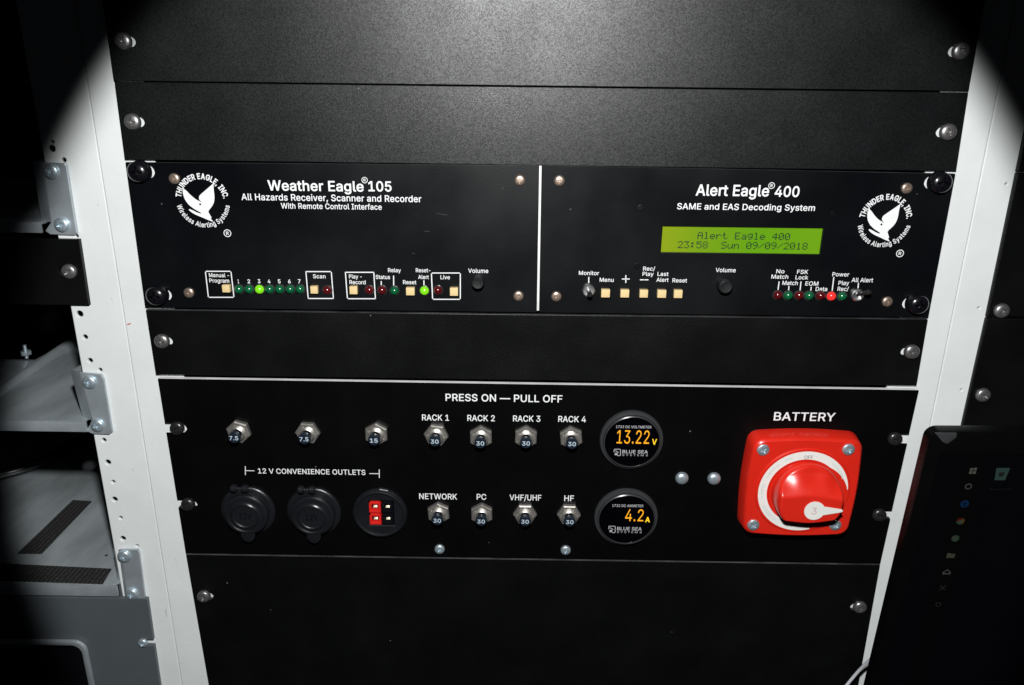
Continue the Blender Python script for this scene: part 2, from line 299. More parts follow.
# ---- lettering
_tc = {}
GLY = {'A':(480,"16,0 201,509 276,509 463,0 395,0 287,302 280,323 272,346 264,372 255,402 244,438 232,478 245,478 233,437 222,402 213,371 204,345 197,322 191,302 85,0|110,142 110,199 370,199 370,142"),'B':(456,"60,0 60,509 241,509 274,507 304,501 329,491 350,477 367,461 381,442 390,421 396,398 398,374 397,353 393,336 387,320 378,307 368,295 356,286 343,278 329,272 315,267 315,262 331,260 347,254 363,245 378,234 391,220 402,203 411,184 416,161 418,136 416,111 410,88 400,67 386,48 368,31 344,18 317,8 284,2 247,0|125,57 245,57 281,60 309,67 330,80 344,96 353,115 355,137 354,153 350,169 342,184 333,197 320,209 306,218 289,225 269,229 248,231 125,231|125,285 238,285 256,287 273,290 288,296 302,304 314,314 323,326 330,340 335,355 336,372 333,393 326,412 313,429 294,442 270,449 240,452 125,452"),'C':(510,"267,-7 225,-3 186,7 150,25 119,49 92,79 70,115 53,157 44,203 40,254 44,305 53,352 70,393 92,429 119,459 150,484 186,501 225,512 267,516 293,514 317,511 340,504 362,496 383,485 402,471 419,456 435,438 448,418 459,397 467,373 473,348 408,348 404,365 397,380 389,395 380,407 369,418 357,428 344,437 330,444 315,449 300,453 284,455 267,456 237,453 209,445 184,432 161,414 141,391 125,364 113,332 106,295 103,254 106,213 113,177 125,145 141,117 161,94 184,76 210,63 237,56 267,53 284,54 300,56 315,60 330,65 344,72 357,81 369,90 380,102 389,114 397,128 404,144 408,160 473,160 467,135 459,112 448,91 435,71 420,53 402,38 383,24 363,13 341,5 317,-2 293,-6"),'D':(502,"219,0 96,0 96,57 215,57 254,60 288,68 318,81 343,99 363,122 379,149 390,181 397,216 399,255 397,294 390,329 379,361 364,388 344,410 320,428 291,441 258,449 221,452 93,452 93,509 225,509 273,505 315,495 353,478 385,455 412,426 433,391 449,351 458,306 462,255 458,205 449,159 433,119 411,83 384,54 351,31 312,14 268,3|125,509 125,0 60,0 60,509"),'E':(419,"60,0 60,509 372,509 372,452 125,452 125,286 355,286 355,229 125,229 125,57 375,57 375,0"),'F':(410,"60,0 60,509 369,509 369,452 125,452 125,278 346,278 346,221 125,221 125,0"),'G':(520,"269,-7 225,-3 185,7 149,25 118,49 91,79 69,116 53,157 43,203 40,254 43,305 53,352 69,393 91,429 117,459 149,484 184,501 223,512 265,516 291,514 316,510 340,504 363,494 384,483 403,469 421,453 436,436 449,416 460,395 468,373 474,349 408,349 402,365 395,379 387,393 378,406 368,417 356,427 344,436 330,443 315,448 300,453 283,455 265,456 236,453 209,445 183,432 160,414 141,392 125,364 113,332 106,295 103,254 106,213 113,177 125,145 141,117 161,95 184,76 210,63 238,56 269,53 296,55 322,61 345,71 365,85 382,102 396,123 407,147 413,173 415,202 434,199 283,199 283,256 478,256 478,200 475,160 466,124 451,91 431,62 406,38 377,19 344,5 308,-4"),'H':(517,"60,0 60,509 125,509 125,289 392,289 392,509 457,509 457,0 392,0 392,232 125,232 125,0"),'I':(300,"31,0 31,57 118,57 118,452 31,452 31,509 269,509 269,452 183,452 183,57 269,57 269,0"),'K':(467,"104,145 104,216 116,231 128,246 139,261 151,275 162,289 174,303 187,317 199,331 212,344 364,509 448,509 231,276|60,0 60,509 125,509 125,334 124,225 125,193 125,0|372,0 188,259 228,309 449,0"),'L':(393,"60,0 60,509 125,509 125,57 361,57 361,0"),'M':(628,"60,0 60,509 152,509 277,187 280,179 284,170 287,159 291,147 295,135 299,123 303,110 307,97 311,84 315,71 319,60 322,49 307,49 311,59 314,71 318,83 322,95 326,108 330,121 334,134 338,146 342,158 346,169 349,179 352,187 476,509 568,509 568,0 504,0 504,291 504,302 504,314 504,327 505,340 505,354 505,369 505,383 506,398 506,413 506,428 507,443 507,457 513,457 508,441 503,425 498,409 492,393 487,378 482,363 477,348 472,335 467,322 463,310 459,300 456,291 342,0 286,0 170,291 167,300 163,310 159,321 155,333 150,347 145,361 140,376 134,392 129,408 124,424 118,441 112,457 119,457 119,444 120,430 120,416 120,401 121,386 121,372 121,357 121,342 122,328 122,315 122,302 122,291 122,0"),'N':(523,"60,0 60,509 136,509 343,183 349,174 355,163 363,151 371,137 379,122 388,107 396,90 405,73 414,55 405,54 403,72 402,90 401,108 400,126 399,142 399,157 399,171 399,184 399,195 399,509 463,509 463,0 387,0 202,290 194,303 186,317 177,331 168,346 159,363 148,381 136,402 123,425 108,452 119,454 120,429 121,406 122,384 123,363 124,345 124,328 125,313 125,301 125,291 125,0"),'O':(533,"267,-7 225,-3 186,7 150,25 119,49 92,79 70,115 53,157 44,203 40,254 44,305 53,352 70,393 92,429 119,459 150,484 186,501 225,512 267,516 309,512 348,501 384,484 415,459 442,429 464,393 480,352 490,305 493,254 490,203 480,157 464,115 442,79 415,49 384,25 348,7 309,-3|267,53 296,55 324,63 349,76 372,94 392,116 408,144 420,176 428,213 430,254 428,295 420,332 408,365 392,392 372,415 349,433 324,446 296,453 267,456 237,453 210,445 184,433 161,415 142,392 125,364 113,332 106,295 103,254 106,213 113,176 125,144 142,117 161,94 184,76 210,63 237,55"),'P':(445,"60,0 60,509 235,509 272,506 305,499 332,487 356,471 375,452 390,430 400,404 407,377 409,348 407,318 400,291 390,265 375,243 356,223 332,207 305,195 272,188 235,186 109,186 109,242 233,242 257,244 279,248 297,256 312,266 324,279 333,294 339,310 343,328 344,348 343,367 339,385 333,402 324,416 312,428 297,439 279,446 257,451 232,452 125,452 125,0"),'R':(449,"60,0 60,509 236,509 273,506 305,500 333,489 356,473 376,455 390,433 401,408 407,381 409,352 407,323 401,296 390,271 376,250 356,232 333,217 305,206 273,200 236,198 96,198 96,255 234,255 258,256 280,260 298,267 313,276 325,287 334,300 340,316 344,333 345,352 344,371 340,389 334,405 325,419 313,430 298,440 279,446 258,451 233,452 125,452 125,0|353,0 230,229 303,229 428,0"),'S':(447,"224,-9 188,-7 156,-1 128,9 102,23 81,40 64,60 51,83 42,109 38,137 104,137 108,118 114,102 123,88 136,76 150,66 166,59 185,53 204,50 224,49 246,50 267,54 286,60 303,69 317,79 329,92 338,106 344,122 346,139 344,154 340,168 332,179 322,189 310,197 296,205 280,211 263,217 245,222 184,239 145,253 112,269 86,289 67,313 56,341 52,372 54,400 62,425 75,448 92,468 113,484 138,498 165,508 195,514 227,516 259,514 289,508 316,498 340,484 360,468 377,449 390,427 398,403 401,378 337,378 332,402 320,421 302,437 280,449 254,456 225,459 204,457 185,454 167,448 152,440 139,430 129,418 121,405 117,391 115,376 117,359 122,345 131,334 142,324 155,315 169,308 184,302 198,297 212,293 264,279 279,275 295,270 312,264 328,256 344,248 359,238 372,226 384,213 395,198 402,180 407,161 408,139 406,112 399,87 386,64 370,43 349,25 323,11 294,0 261,-7"),'T':(449,"32,452 32,509 417,509 417,452 257,452 257,0 193,0 193,452"),'U':(517,"259,-8 220,-6 186,2 154,15 126,33 103,55 85,80 71,108 63,140 60,173 60,509 124,509 124,178 126,155 132,133 141,113 153,95 169,80 187,68 208,59 232,53 259,52 285,53 309,59 331,68 349,80 364,95 377,113 385,133 391,155 393,178 393,509 457,509 457,173 454,140 446,108 433,80 414,55 391,33 363,15 332,2 297,-6"),'V':(480,"204,0 16,509 84,509 192,206 199,187 207,164 215,137 225,106 236,71 248,31 235,31 247,71 257,107 267,138 276,165 283,187 290,206 395,509 463,509 278,0"),'W':(686,"155,0 16,509 82,509 163,196 167,179 172,162 175,145 179,128 183,111 187,94 190,76 194,58 197,40 189,40 193,58 196,76 200,94 203,111 207,128 211,145 215,162 220,179 224,196 306,509 380,509 462,196 466,179 470,162 474,145 478,128 482,111 486,94 490,76 494,58 497,40 488,40 492,58 495,76 499,94 503,111 506,128 510,145 515,162 519,179 523,196 603,509 670,509 530,0 455,0 368,323 362,345 357,368 351,391 346,417 341,445 336,475 350,475 345,446 340,420 335,395 330,371 324,347 318,323 230,0"),'X':(474,"18,0 217,284 217,236 29,509 104,509 178,400 188,386 196,373 204,361 211,350 217,340 223,329 230,318 236,305 243,292 232,292 239,305 246,317 252,329 258,339 265,350 272,361 280,373 288,386 298,400 374,509 446,509 259,239 259,287 456,0 382,0 292,129 283,142 275,154 268,165 262,175 256,185 250,195 244,206 237,218 230,231 244,231 238,219 231,207 225,196 219,186 213,176 206,166 199,155 191,143 182,129 91,0"),'Y':(472,"203,0 203,208 16,509 91,509 192,344 203,327 213,309 222,292 231,274 240,254 250,230 224,230 233,254 242,275 251,293 260,310 270,327 280,344 381,509 455,509 268,208 268,0"),' ':(188,""),'a':(389,"160,-9 137,-7 115,-3 94,5 76,15 60,29 48,45 38,63 32,84 30,108 32,128 36,146 43,161 53,174 64,184 78,193 92,200 108,206 125,211 143,214 161,217 178,220 200,223 218,225 234,227 247,229 257,231 265,235 271,240 274,246 276,255 275,272 272,285 267,297 260,307 251,315 240,322 227,327 212,330 196,331 178,330 163,327 149,322 137,316 127,309 118,301 110,292 104,283 100,274 41,291 51,313 64,331 79,346 95,358 114,368 133,375 153,380 173,383 194,384 208,384 223,382 239,379 255,375 271,369 286,360 300,350 312,336 322,320 330,301 335,278 337,251 337,0 277,0 277,52 272,52 267,43 260,34 252,25 242,16 229,8 215,1 199,-4 181,-7|170,45 192,47 211,51 228,59 242,68 254,80 263,93 270,108 274,122 276,138 276,190 272,187 267,184 259,182 251,180 241,178 231,176 221,174 210,173 200,171 191,170 182,169 175,168 161,166 147,163 134,159 122,153 112,147 103,139 97,130 93,118 92,105 93,93 96,82 102,72 109,64 119,57 130,52 142,48 156,46"),'b':(424,"229,-8 208,-7 189,-3 172,4 159,12 147,21 138,31 130,41 123,50 118,59 112,59 112,0 53,0 53,509 114,509 114,319 118,319 123,327 130,336 137,346 147,355 158,364 171,373 188,379 207,383 229,384 259,382 287,374 313,361 335,342 354,320 370,293 381,261 388,227 390,189 388,151 381,116 370,84 355,57 336,34 313,16 288,3 260,-6|220,47 242,49 262,55 279,66 294,80 306,97 316,117 323,139 327,163 328,189 327,215 323,239 316,261 307,281 295,298 280,311 262,322 243,328 220,330 198,328 178,322 161,312 147,299 134,282 125,263 118,241 114,216 113,189 114,162 118,138 125,115 135,95 147,78 162,65 179,55 198,49"),'c':(396,"207,-8 174,-5 144,3 117,16 93,35 72,58 56,85 44,116 37,150 34,187 37,225 44,260 56,291 72,318 93,341 117,360 144,374 174,382 207,384 226,384 243,381 260,377 276,371 291,364 305,356 318,346 330,335 340,322 349,308 356,293 362,277 303,262 300,272 295,281 290,289 284,297 278,304 270,311 261,316 252,321 242,325 231,328 220,329 207,330 184,328 163,321 145,310 130,296 118,278 108,258 102,236 98,212 96,187 98,163 102,139 108,117 118,97 130,80 145,66 163,55 184,49 207,46 220,47 232,49 243,52 253,55 262,60 271,66 279,73 285,80 292,89 297,98 301,107 304,117 363,102 357,86 350,70 341,56 331,43 319,32 306,21 292,12 277,5 261,-1 244,-5 226,-7"),'d':(424,"195,-8 165,-6 137,3 111,16 89,34 70,57 55,84 43,116 36,151 34,189 36,227 43,261 55,293 70,320 89,342 112,361 137,374 165,382 196,384 218,383 237,379 253,373 267,364 278,355 287,346 295,336 301,327 306,319 311,319 311,509 372,509 372,0 313,0 313,59 307,59 301,50 295,41 287,31 277,21 266,12 252,4 236,-3 217,-7|205,47 226,49 246,55 263,65 278,78 290,95 299,115 306,138 310,162 312,189 310,216 306,241 300,263 290,282 278,299 263,312 246,322 227,328 205,330 182,328 162,322 145,311 130,298 118,281 108,261 102,239 98,215 96,189 98,163 102,139 109,117 118,97 130,80 145,66 162,55 182,49"),'e':(404,"212,-8 177,-5 145,3 117,16 92,35 72,58 56,85 44,116 37,150 34,187 36,224 44,258 55,290 71,317 91,340 115,359 142,373 172,382 205,384 226,383 246,380 266,374 285,366 303,355 319,341 334,324 347,305 357,282 365,256 370,227 371,194 371,169 75,169 75,221 338,221 310,202 308,226 304,248 298,269 288,286 277,301 263,314 246,323 227,328 205,330 183,328 164,323 146,313 131,301 119,286 109,270 102,251 97,231 96,211 96,178 98,151 102,127 110,106 121,88 135,73 151,61 169,53 190,48 212,46 227,47 241,49 254,53 265,58 276,65 285,73 294,82 300,93 306,105 365,91 358,72 348,55 335,39 320,26 302,14 283,4 261,-3 237,-7"),'f':(254,"228,379 228,327 6,327 6,379|81,0 81,432 82,452 87,470 96,486 107,499 120,510 135,519 152,525 169,529 187,530 201,530 212,529 222,527 231,525 238,523 243,521 227,468 224,470 220,471 215,472 209,473 202,474 195,474 178,472 164,468 154,460 147,449 143,435 142,419 142,0"),'g':(425,"207,-151 180,-149 156,-146 134,-140 114,-132 97,-122 82,-110 70,-97 59,-84 51,-69 101,-41 107,-49 114,-57 122,-66 131,-74 142,-82 154,-88 169,-93 187,-96 207,-97 236,-95 261,-87 282,-75 298,-58 308,-34 311,-6 311,68 306,68 301,60 294,51 287,41 277,32 266,23 252,16 236,10 217,6 195,5 165,7 138,14 113,27 90,43 71,65 55,90 43,120 36,154 34,191 36,229 43,263 55,293 71,320 90,342 112,361 138,374 166,382 196,384 218,383 237,379 253,373 267,365 279,356 288,346 296,336 302,327 308,319 313,319 313,379 372,379 372,-9 370,-40 363,-67 350,-90 334,-109 314,-124 291,-136 265,-144 237,-149|205,59 227,61 246,66 264,75 278,87 290,103 300,121 307,142 311,166 312,193 311,219 307,242 300,264 291,283 279,299 264,312 247,322 227,328 205,330 182,328 163,322 145,312 130,298 118,282 109,262 102,241 98,218 96,193 98,167 102,144 109,123 118,104 131,88 145,76 163,66 183,61"),'h':(410,"114,227 114,0 53,0 53,509 114,509 114,287 102,287 116,319 132,344 152,362 175,374 200,382 227,384 252,383 275,377 295,369 313,356 328,340 341,321 350,298 355,271 357,240 357,0 296,0 296,235 293,263 286,286 273,304 256,318 235,326 210,329 192,328 176,324 161,317 147,308 136,297 126,283 119,266 115,248"),'i':(167,"53,0 53,379 114,379 114,0|84,443 73,444 63,448 54,455 47,463 43,472 41,483 43,494 47,504 54,512 63,518 73,522 84,524 95,522 105,518 114,512 121,504 125,494 126,483 125,472 121,463 114,455 105,448 95,444"),'j':(167,"53,379 114,379 114,-30 112,-52 108,-72 102,-90 92,-106 80,-119 65,-129 47,-137 27,-141 4,-143 -10,-143 -10,-87 2,-87 18,-85 31,-80 40,-72 47,-61 51,-46 53,-29|83,443 72,444 62,448 53,455 47,463 42,472 41,483 42,494 47,504 53,512 62,518 72,522 83,524 95,522 105,518 114,512 120,504 125,494 126,483 125,472 120,463 114,455 105,448 95,444"),'k':(381,"110,137 110,212 121,212 284,379 360,379 184,199 177,199|53,0 53,509 114,509 114,0|294,0 148,186 191,229 372,0"),'l':(189,"139,-2 112,0 91,8 74,20 62,37 55,59 53,84 53,509 114,509 114,99 114,83 117,71 120,62 126,57 135,53 146,52 152,52 157,52 160,53 164,53 167,54 181,3 175,1 169,0 162,-1 154,-2 147,-2"),'m':(610,"53,0 53,379 112,379 112,295 108,295 114,314 122,331 132,346 144,358 158,368 172,376 187,382 203,385 219,386 245,383 268,375 287,361 303,342 314,320 321,295 312,295 318,312 326,329 337,343 350,356 364,366 381,375 398,381 417,385 437,386 458,385 478,380 497,372 514,361 529,346 541,328 550,307 555,283 557,255 557,0 496,0 496,254 493,279 485,298 473,313 456,323 438,329 419,330 402,329 387,326 374,320 363,312 353,302 345,290 340,277 336,263 335,247 335,0 274,0 274,260 272,280 265,297 253,311 238,322 220,328 199,330 185,329 171,326 158,320 145,312 135,302 126,289 119,274 115,257 114,238 114,0"),'n':(410,"114,227 114,0 53,0 53,379 112,379 112,287 102,287 116,319 132,344 152,362 175,374 200,382 227,384 252,383 275,377 295,369 313,356 328,340 341,321 350,298 355,271 357,240 357,0 296,0 296,235 293,263 286,286 273,304 256,318 235,326 210,329 192,328 176,324 161,317 147,308 136,297 126,283 119,266 115,248"),'o':(415,"207,-8 174,-5 144,3 117,16 93,35 72,58 56,85 44,116 37,150 34,187 37,225 44,260 56,291 72,318 93,341 117,360 144,374 174,382 207,384 241,382 271,374 299,360 323,341 343,318 359,291 371,260 379,225 381,187 379,150 371,116 359,85 343,58 323,35 299,16 271,3 241,-5|207,46 231,49 252,55 270,66 285,80 298,97 307,117 314,139 318,163 319,187 318,212 314,236 307,258 298,278 285,296 270,310 252,321 231,328 207,330 184,328 163,321 145,310 130,296 118,278 108,258 102,236 98,212 96,187 98,163 102,139 108,117 118,97 130,80 145,66 163,55 184,49"),'p':(424,"53,-143 53,379 112,379 112,319 118,319 123,327 130,336 137,346 147,355 158,364 171,373 188,379 207,383 229,384 259,382 287,374 313,361 335,342 354,320 370,293 381,261 388,227 390,189 388,151 381,116 370,84 355,57 336,34 313,16 288,3 260,-6 229,-8 208,-7 189,-3 173,4 159,12 147,21 138,31 130,41 124,50 118,59 114,59 114,-143|220,47 242,49 262,55 279,66 294,80 306,97 316,117 323,139 327,163 328,189 327,215 323,239 316,261 307,281 295,298 280,311 262,322 243,328 220,330 198,328 178,322 161,312 147,299 134,282 125,263 118,241 114,216 113,189 114,162 118,138 125,115 135,95 147,78 162,65 179,55 198,49"),'r':(259,"53,0 53,379 112,379 112,321 124,339 137,354 152,367 171,377 191,383 213,385 218,385 223,385 229,384 235,384 240,384 243,322 236,324 230,324 223,325 215,326 207,326 190,324 174,321 159,315 146,306 135,296 126,284 119,269 115,254 114,237 114,0"),'s':(365,"182,-8 157,-7 133,-3 112,3 93,12 76,24 62,38 50,54 41,73 36,94 94,107 101,87 111,72 124,60 141,52 160,47 181,45 206,47 227,53 244,62 258,74 265,88 268,103 266,115 262,126 254,136 243,144 229,150 212,155 149,170 118,180 92,192 72,208 58,227 50,249 47,274 49,295 55,314 65,332 79,347 95,360 115,370 137,378 161,383 187,384 212,383 234,379 254,372 271,363 286,352 299,339 309,324 318,308 324,290 268,277 262,291 254,304 243,316 228,325 210,331 187,333 166,331 147,326 131,317 119,305 111,292 109,277 110,264 115,253 124,243 136,235 152,229 172,223 229,209 261,200 287,187 306,171 320,153 328,131 331,107 329,85 323,65 312,47 298,31 281,18 260,6 236,-2 210,-7"),'t':(227,"204,379 204,327 6,327 6,379|65,471 126,471 126,98 127,83 130,70 136,61 144,55 156,51 170,50 175,50 180,50 185,51 191,52 197,53 202,54 213,2 207,0 200,-2 192,-3 184,-3 176,-4 168,-4 138,-1 113,7 92,21 77,41 68,64 65,93"),'u':(410,"182,-5 158,-3 135,2 115,11 97,23 82,39 69,59 60,82 54,109 53,139 53,379 114,379 114,144 116,117 124,94 137,75 154,61 175,53 200,50 218,51 234,55 249,62 263,71 274,83 283,97 290,113 295,132 296,153 296,379 357,379 357,0 298,0 298,92 307,92 294,60 277,35 257,17 234,5 209,-3"),'v':(389,"163,0 17,379 84,379 165,155 173,132 180,110 187,87 193,64 199,42 206,21 184,21 191,42 197,64 203,87 209,110 216,132 224,155 305,379 371,379 226,0"),'w':(567,"138,0 23,379 87,379 133,214 140,190 147,164 154,137 161,107 168,75 175,41 165,41 172,74 179,105 186,135 192,163 199,189 206,214 252,379 316,379 362,214 368,189 375,163 382,136 388,106 395,75 402,41 391,41 399,75 406,106 413,135 420,163 427,189 434,214 480,379 545,379 429,0 368,0 319,172 314,189 309,207 305,225 300,243 295,262 291,280 286,299 281,318 277,338 291,338 286,319 281,299 277,280 272,262 267,243 263,225 258,207 253,189 248,172 199,0"),'x':(379,"21,0 171,218 171,171 29,379 100,379 147,306 159,287 170,270 179,253 188,237 198,221 207,206 175,206 185,221 194,237 202,253 211,270 222,287 233,306 282,379 352,379 209,169 209,214 358,0 287,0 231,85 219,103 209,120 200,136 191,152 182,167 173,182 205,182 195,167 187,152 178,136 170,120 160,103 148,85 91,0"),'y':(389,"47,-139 61,-86 71,-87 83,-89 94,-90 104,-89 113,-86 122,-81 130,-74 138,-64 145,-51 151,-36 163,-1 17,379 84,379 165,155 173,132 180,109 187,87 193,64 199,42 206,21 184,21 190,42 196,64 202,87 209,110 216,132 224,155 305,379 371,379 204,-58 196,-77 187,-93 177,-107 165,-119 153,-128 139,-136 125,-141 109,-144 91,-145 82,-145 73,-144 65,-143 57,-142 52,-140"),'z':(380,"42,0 42,46 254,320 48,323 48,379 333,379 333,331 126,60 126,56 339,56 339,0"),'0':(453,"227,-7 191,-3 158,7 130,24 105,48 85,77 69,113 57,155 50,202 48,254 50,306 57,353 69,395 85,431 106,461 130,484 159,502 191,512 227,516 262,512 295,502 323,484 348,461 368,431 384,395 396,353 403,306 405,254 403,202 396,155 384,113 368,77 348,48 323,24 295,7 263,-3|227,50 250,52 271,60 290,74 306,92 320,116 330,144 338,176 342,213 344,254 342,295 338,332 330,365 320,393 306,416 290,435 271,449 250,457 227,460 203,457 182,449 163,435 147,416 134,393 123,365 115,332 111,295 109,254 111,213 115,176 123,144 134,116 147,92 163,74 182,60 203,52"),'1':(453,"76,0 76,55 391,55 391,0|276,509 276,0 212,0 212,448 86,358 86,427 198,509"),'2':(453,"64,0 64,47 234,229 252,248 268,266 282,282 294,298 303,312 311,327 316,341 319,356 320,371 319,389 315,405 308,419 298,431 287,441 273,449 258,455 241,458 224,460 205,458 188,454 172,447 159,438 148,427 139,413 132,398 128,381 127,362 66,362 68,391 75,418 86,442 102,464 121,482 143,496 168,507 196,513 225,516 254,513 281,507 306,497 328,482 346,465 361,445 372,423 379,398 381,372 380,354 377,336 371,318 363,299 351,280 336,259 317,235 294,209 267,180 153,60 389,57 389,0"),'3':(453,"218,-7 188,-5 159,1 133,10 108,22 88,38 70,57 57,79 48,104 44,132 109,132 112,115 118,100 126,87 137,76 150,66 165,59 182,54 200,51 219,50 239,51 258,55 275,61 291,69 304,80 315,93 323,108 328,125 329,145 328,163 323,180 316,196 306,211 292,223 275,234 254,241 229,246 201,248 157,248 157,299 288,448 288,452 70,452 70,509 372,509 372,461 211,278 211,289 247,290 279,286 308,276 333,262 354,244 371,222 383,198 391,173 393,145 390,116 383,90 370,66 354,45 333,27 309,12 281,2 251,-5"),'4':(453,"40,105 40,158 247,509 311,509 109,166 413,163 413,105|282,0 282,121 282,146 282,318 343,318 343,0"),'5':(453,"221,-7 192,-5 165,1 140,11 118,25 99,41 83,60 71,82 63,105 60,130 122,130 125,115 130,102 138,89 148,78 160,68 173,60 188,54 204,51 221,50 241,51 259,56 276,64 291,75 304,89 314,104 322,122 326,141 328,162 326,183 321,203 314,221 303,237 290,251 275,262 257,270 238,275 218,277 201,276 184,273 167,268 152,262 139,255 128,246 67,253 96,509 366,509 366,452 151,452 134,301 148,311 162,318 178,325 194,330 212,333 229,334 252,332 274,328 294,321 313,311 330,299 345,285 358,269 370,251 379,231 386,210 390,187 391,163 388,132 381,102 369,76 352,52 332,32 309,15 282,3 253,-4"),'6':(453,"226,-7 196,-4 168,3 142,15 119,31 100,51 84,74 73,101 66,130 64,162 65,187 71,212 80,239 93,268 112,302 137,340 252,509 322,509 151,261 145,261 151,270 157,279 165,288 174,295 184,302 196,307 208,311 221,313 235,314 265,312 291,305 316,295 337,280 355,262 370,240 380,215 387,187 389,157 387,127 379,98 368,73 352,50 333,30 310,14 284,3 257,-4|226,48 245,50 263,55 279,63 293,73 304,86 314,101 322,119 326,137 327,157 326,178 322,196 314,213 304,228 293,241 279,251 263,259 245,264 226,265 207,264 190,259 174,252 160,241 148,229 138,214 131,197 126,179 125,158 126,138 131,119 138,102 148,86 160,73 174,63 190,55 207,50"),'7':(453,"97,0 323,448 323,452 62,452 62,509 391,509 391,449 165,0"),'8':(453,"226,-7 193,-5 163,1 136,11 111,25 91,42 74,62 62,84 54,109 52,135 53,156 58,176 65,195 75,212 87,228 101,241 117,252 134,260 153,265 129,276 109,289 93,308 80,330 73,354 70,380 73,405 79,429 90,450 106,469 124,485 146,498 170,508 197,514 226,516 255,514 282,508 306,498 328,485 346,469 361,450 373,429 379,405 382,380 379,354 372,330 359,308 343,289 323,276 300,267 319,260 335,252 351,241 365,228 377,212 387,195 395,176 399,156 401,135 398,109 391,84 378,62 362,42 341,25 317,11 289,1 259,-5|226,49 248,50 267,54 285,60 300,69 313,79 323,91 331,106 335,121 337,139 335,157 330,173 322,189 312,202 298,213 283,223 265,230 247,234 226,235 206,234 187,230 169,223 154,213 140,202 130,189 122,173 117,157 115,139 117,121 121,106 129,91 139,79 152,69 167,60 185,54 205,50|226,290 244,291 260,294 274,300 287,308 298,318 307,330 314,344 318,359 319,376 318,392 314,407 308,420 299,432 288,442 275,449 260,455 244,459 226,460 208,459 192,455 177,449 164,442 153,432 145,420 138,407 134,392 133,376 134,359 138,344 145,330 154,318 165,308 178,300 193,294 209,291"),'9':(453,"226,516 256,513 285,506 310,494 333,478 352,458 368,434 380,408 387,378 389,347 387,322 382,296 373,270 359,240 340,207 315,168 200,0 130,0 301,248 307,248 302,238 295,229 287,221 278,214 268,207 257,202 245,198 232,195 218,195 188,197 161,203 137,214 116,229 98,247 83,269 72,294 66,321 64,352 66,382 73,411 85,436 101,459 120,479 143,494 168,506 196,513|226,460 207,459 190,454 174,446 160,435 148,423 138,407 131,390 127,372 125,352 127,331 131,313 138,295 148,280 160,268 174,257 190,250 207,245 226,243 245,245 263,249 279,257 293,267 305,280 314,295 322,312 326,330 327,350 326,371 322,390 314,407 305,422 293,435 279,446 263,454 245,459"),'.':(188,"95,-4 83,-3 73,1 63,9 55,18 51,29 50,41 51,53 55,64 63,73 73,81 83,85 95,87 107,85 118,81 128,73 135,64 140,53 141,41 140,29 135,18 128,9 118,1 107,-3"),',':(188,"38,-119 68,71 137,71 84,-119"),'-':(453,"337,244 337,188 114,188 114,244"),'—':(699,"699,244 699,188 0,188 0,244"),'/':(249,"235,533 71,-76 14,-76 178,533")}
_gc = {}
def area(p): return sum(a[0]*b[1]-b[0]*a[1] for a, b in zip(p, p[1:]+p[:1]))/2
def fatten(p, d):
    out = []; n = len(p)
    for k in range(n):
        a, b, c = p[k-1], p[k], p[(k+1) % n]
        e1 = Vector((b[0]-a[0], b[1]-a[1])).normalized(); e2 = Vector((c[0]-b[0], c[1]-b[1])).normalized()
        m = Vector((e1.y+e2.y, -e1.x-e2.x))
        if m.length < 0.2: m = Vector((e1.y, -e1.x))
        m.normalize(); q = max(0.6, m.dot(Vector((e1.y, -e1.x))))
        out.append((b[0]+m.x*d/q, b[1]+m.y*d/q))
    return out
def glyph1(ch, bold):
    """outline data -> thin horizontal trapezoids (non-zero winding, so strokes whose outlines cross join up)"""
    if (ch, bold) in _gc: return _gc[ch, bold]
    adv, data = GLY[ch]; vs = []; fs = []
    if data:
        loops = [[tuple(float(v)/1000 for v in p.split(',')) for p in l.split()] for l in data.split('|')]
        if sum(area(l) for l in loops) < 0: loops = [l[::-1] for l in loops]
        if bold: loops = [fatten(l, bold*0.7) for l in loops]
        ed = [(a, b) for l in loops for a, b in zip(l, l[1:]+l[:1]) if abs(a[1]-b[1]) > 1e-6]
        ys = [p[1] for l in loops for p in l]; y0, y1 = min(ys), max(ys); n = max(4, int((y1-y0)/0.0105)); st = (y1-y0)/n
        for r in range(n):
            ya = y0+r*st; yb = ya+st; ym = (ya+yb)/2; cr = []
            for a, b in ed:
                lo, hi = min(a[1], b[1]), max(a[1], b[1])
                if lo <= ym < hi:
                    f = lambda y: a[0]+(b[0]-a[0])*(min(hi, max(lo, y))-a[1])/(b[1]-a[1])
                    cr.append((f(ym), f(ya), f(yb), 1 if b[1] > a[1] else -1))
            cr.sort(); w_ = 0
            for c in cr:
                if w_ == 0: st0 = c
                w_ += c[3]
                if w_ == 0 and c[0]-st0[0] > 1e-4:
                    k = len(vs); vs += [(st0[1], ya, 0), (c[1], ya, 0), (c[2], yb, 0), (st0[2], yb, 0)]; fs.append((k, k+1, k+2, k+3))
    _gc[ch, bold] = (vs, fs, adv/1000); return _gc[ch, bold]
def glyphs(s, bold, spacing=1.0):
    k = (s, bold, spacing)
    if k in _tc: return _tc[k]
    vs = []; fs = []; x = 0
    for ch in s:
        g, f, adv = glyph1(ch, bold); b0 = len(vs)
        vs += [(p[0]+x, p[1], p[2]) for p in g]; fs += [tuple(b0+i for i in q) for q in f]
        x += (adv+0.012)*spacing
    _tc[k] = (vs, fs); return _tc[k]
def capheight(bold): 
    vs = glyphs('H', bold)[0]; return max(v[1] for v in vs), min(v[1] for v in vs)

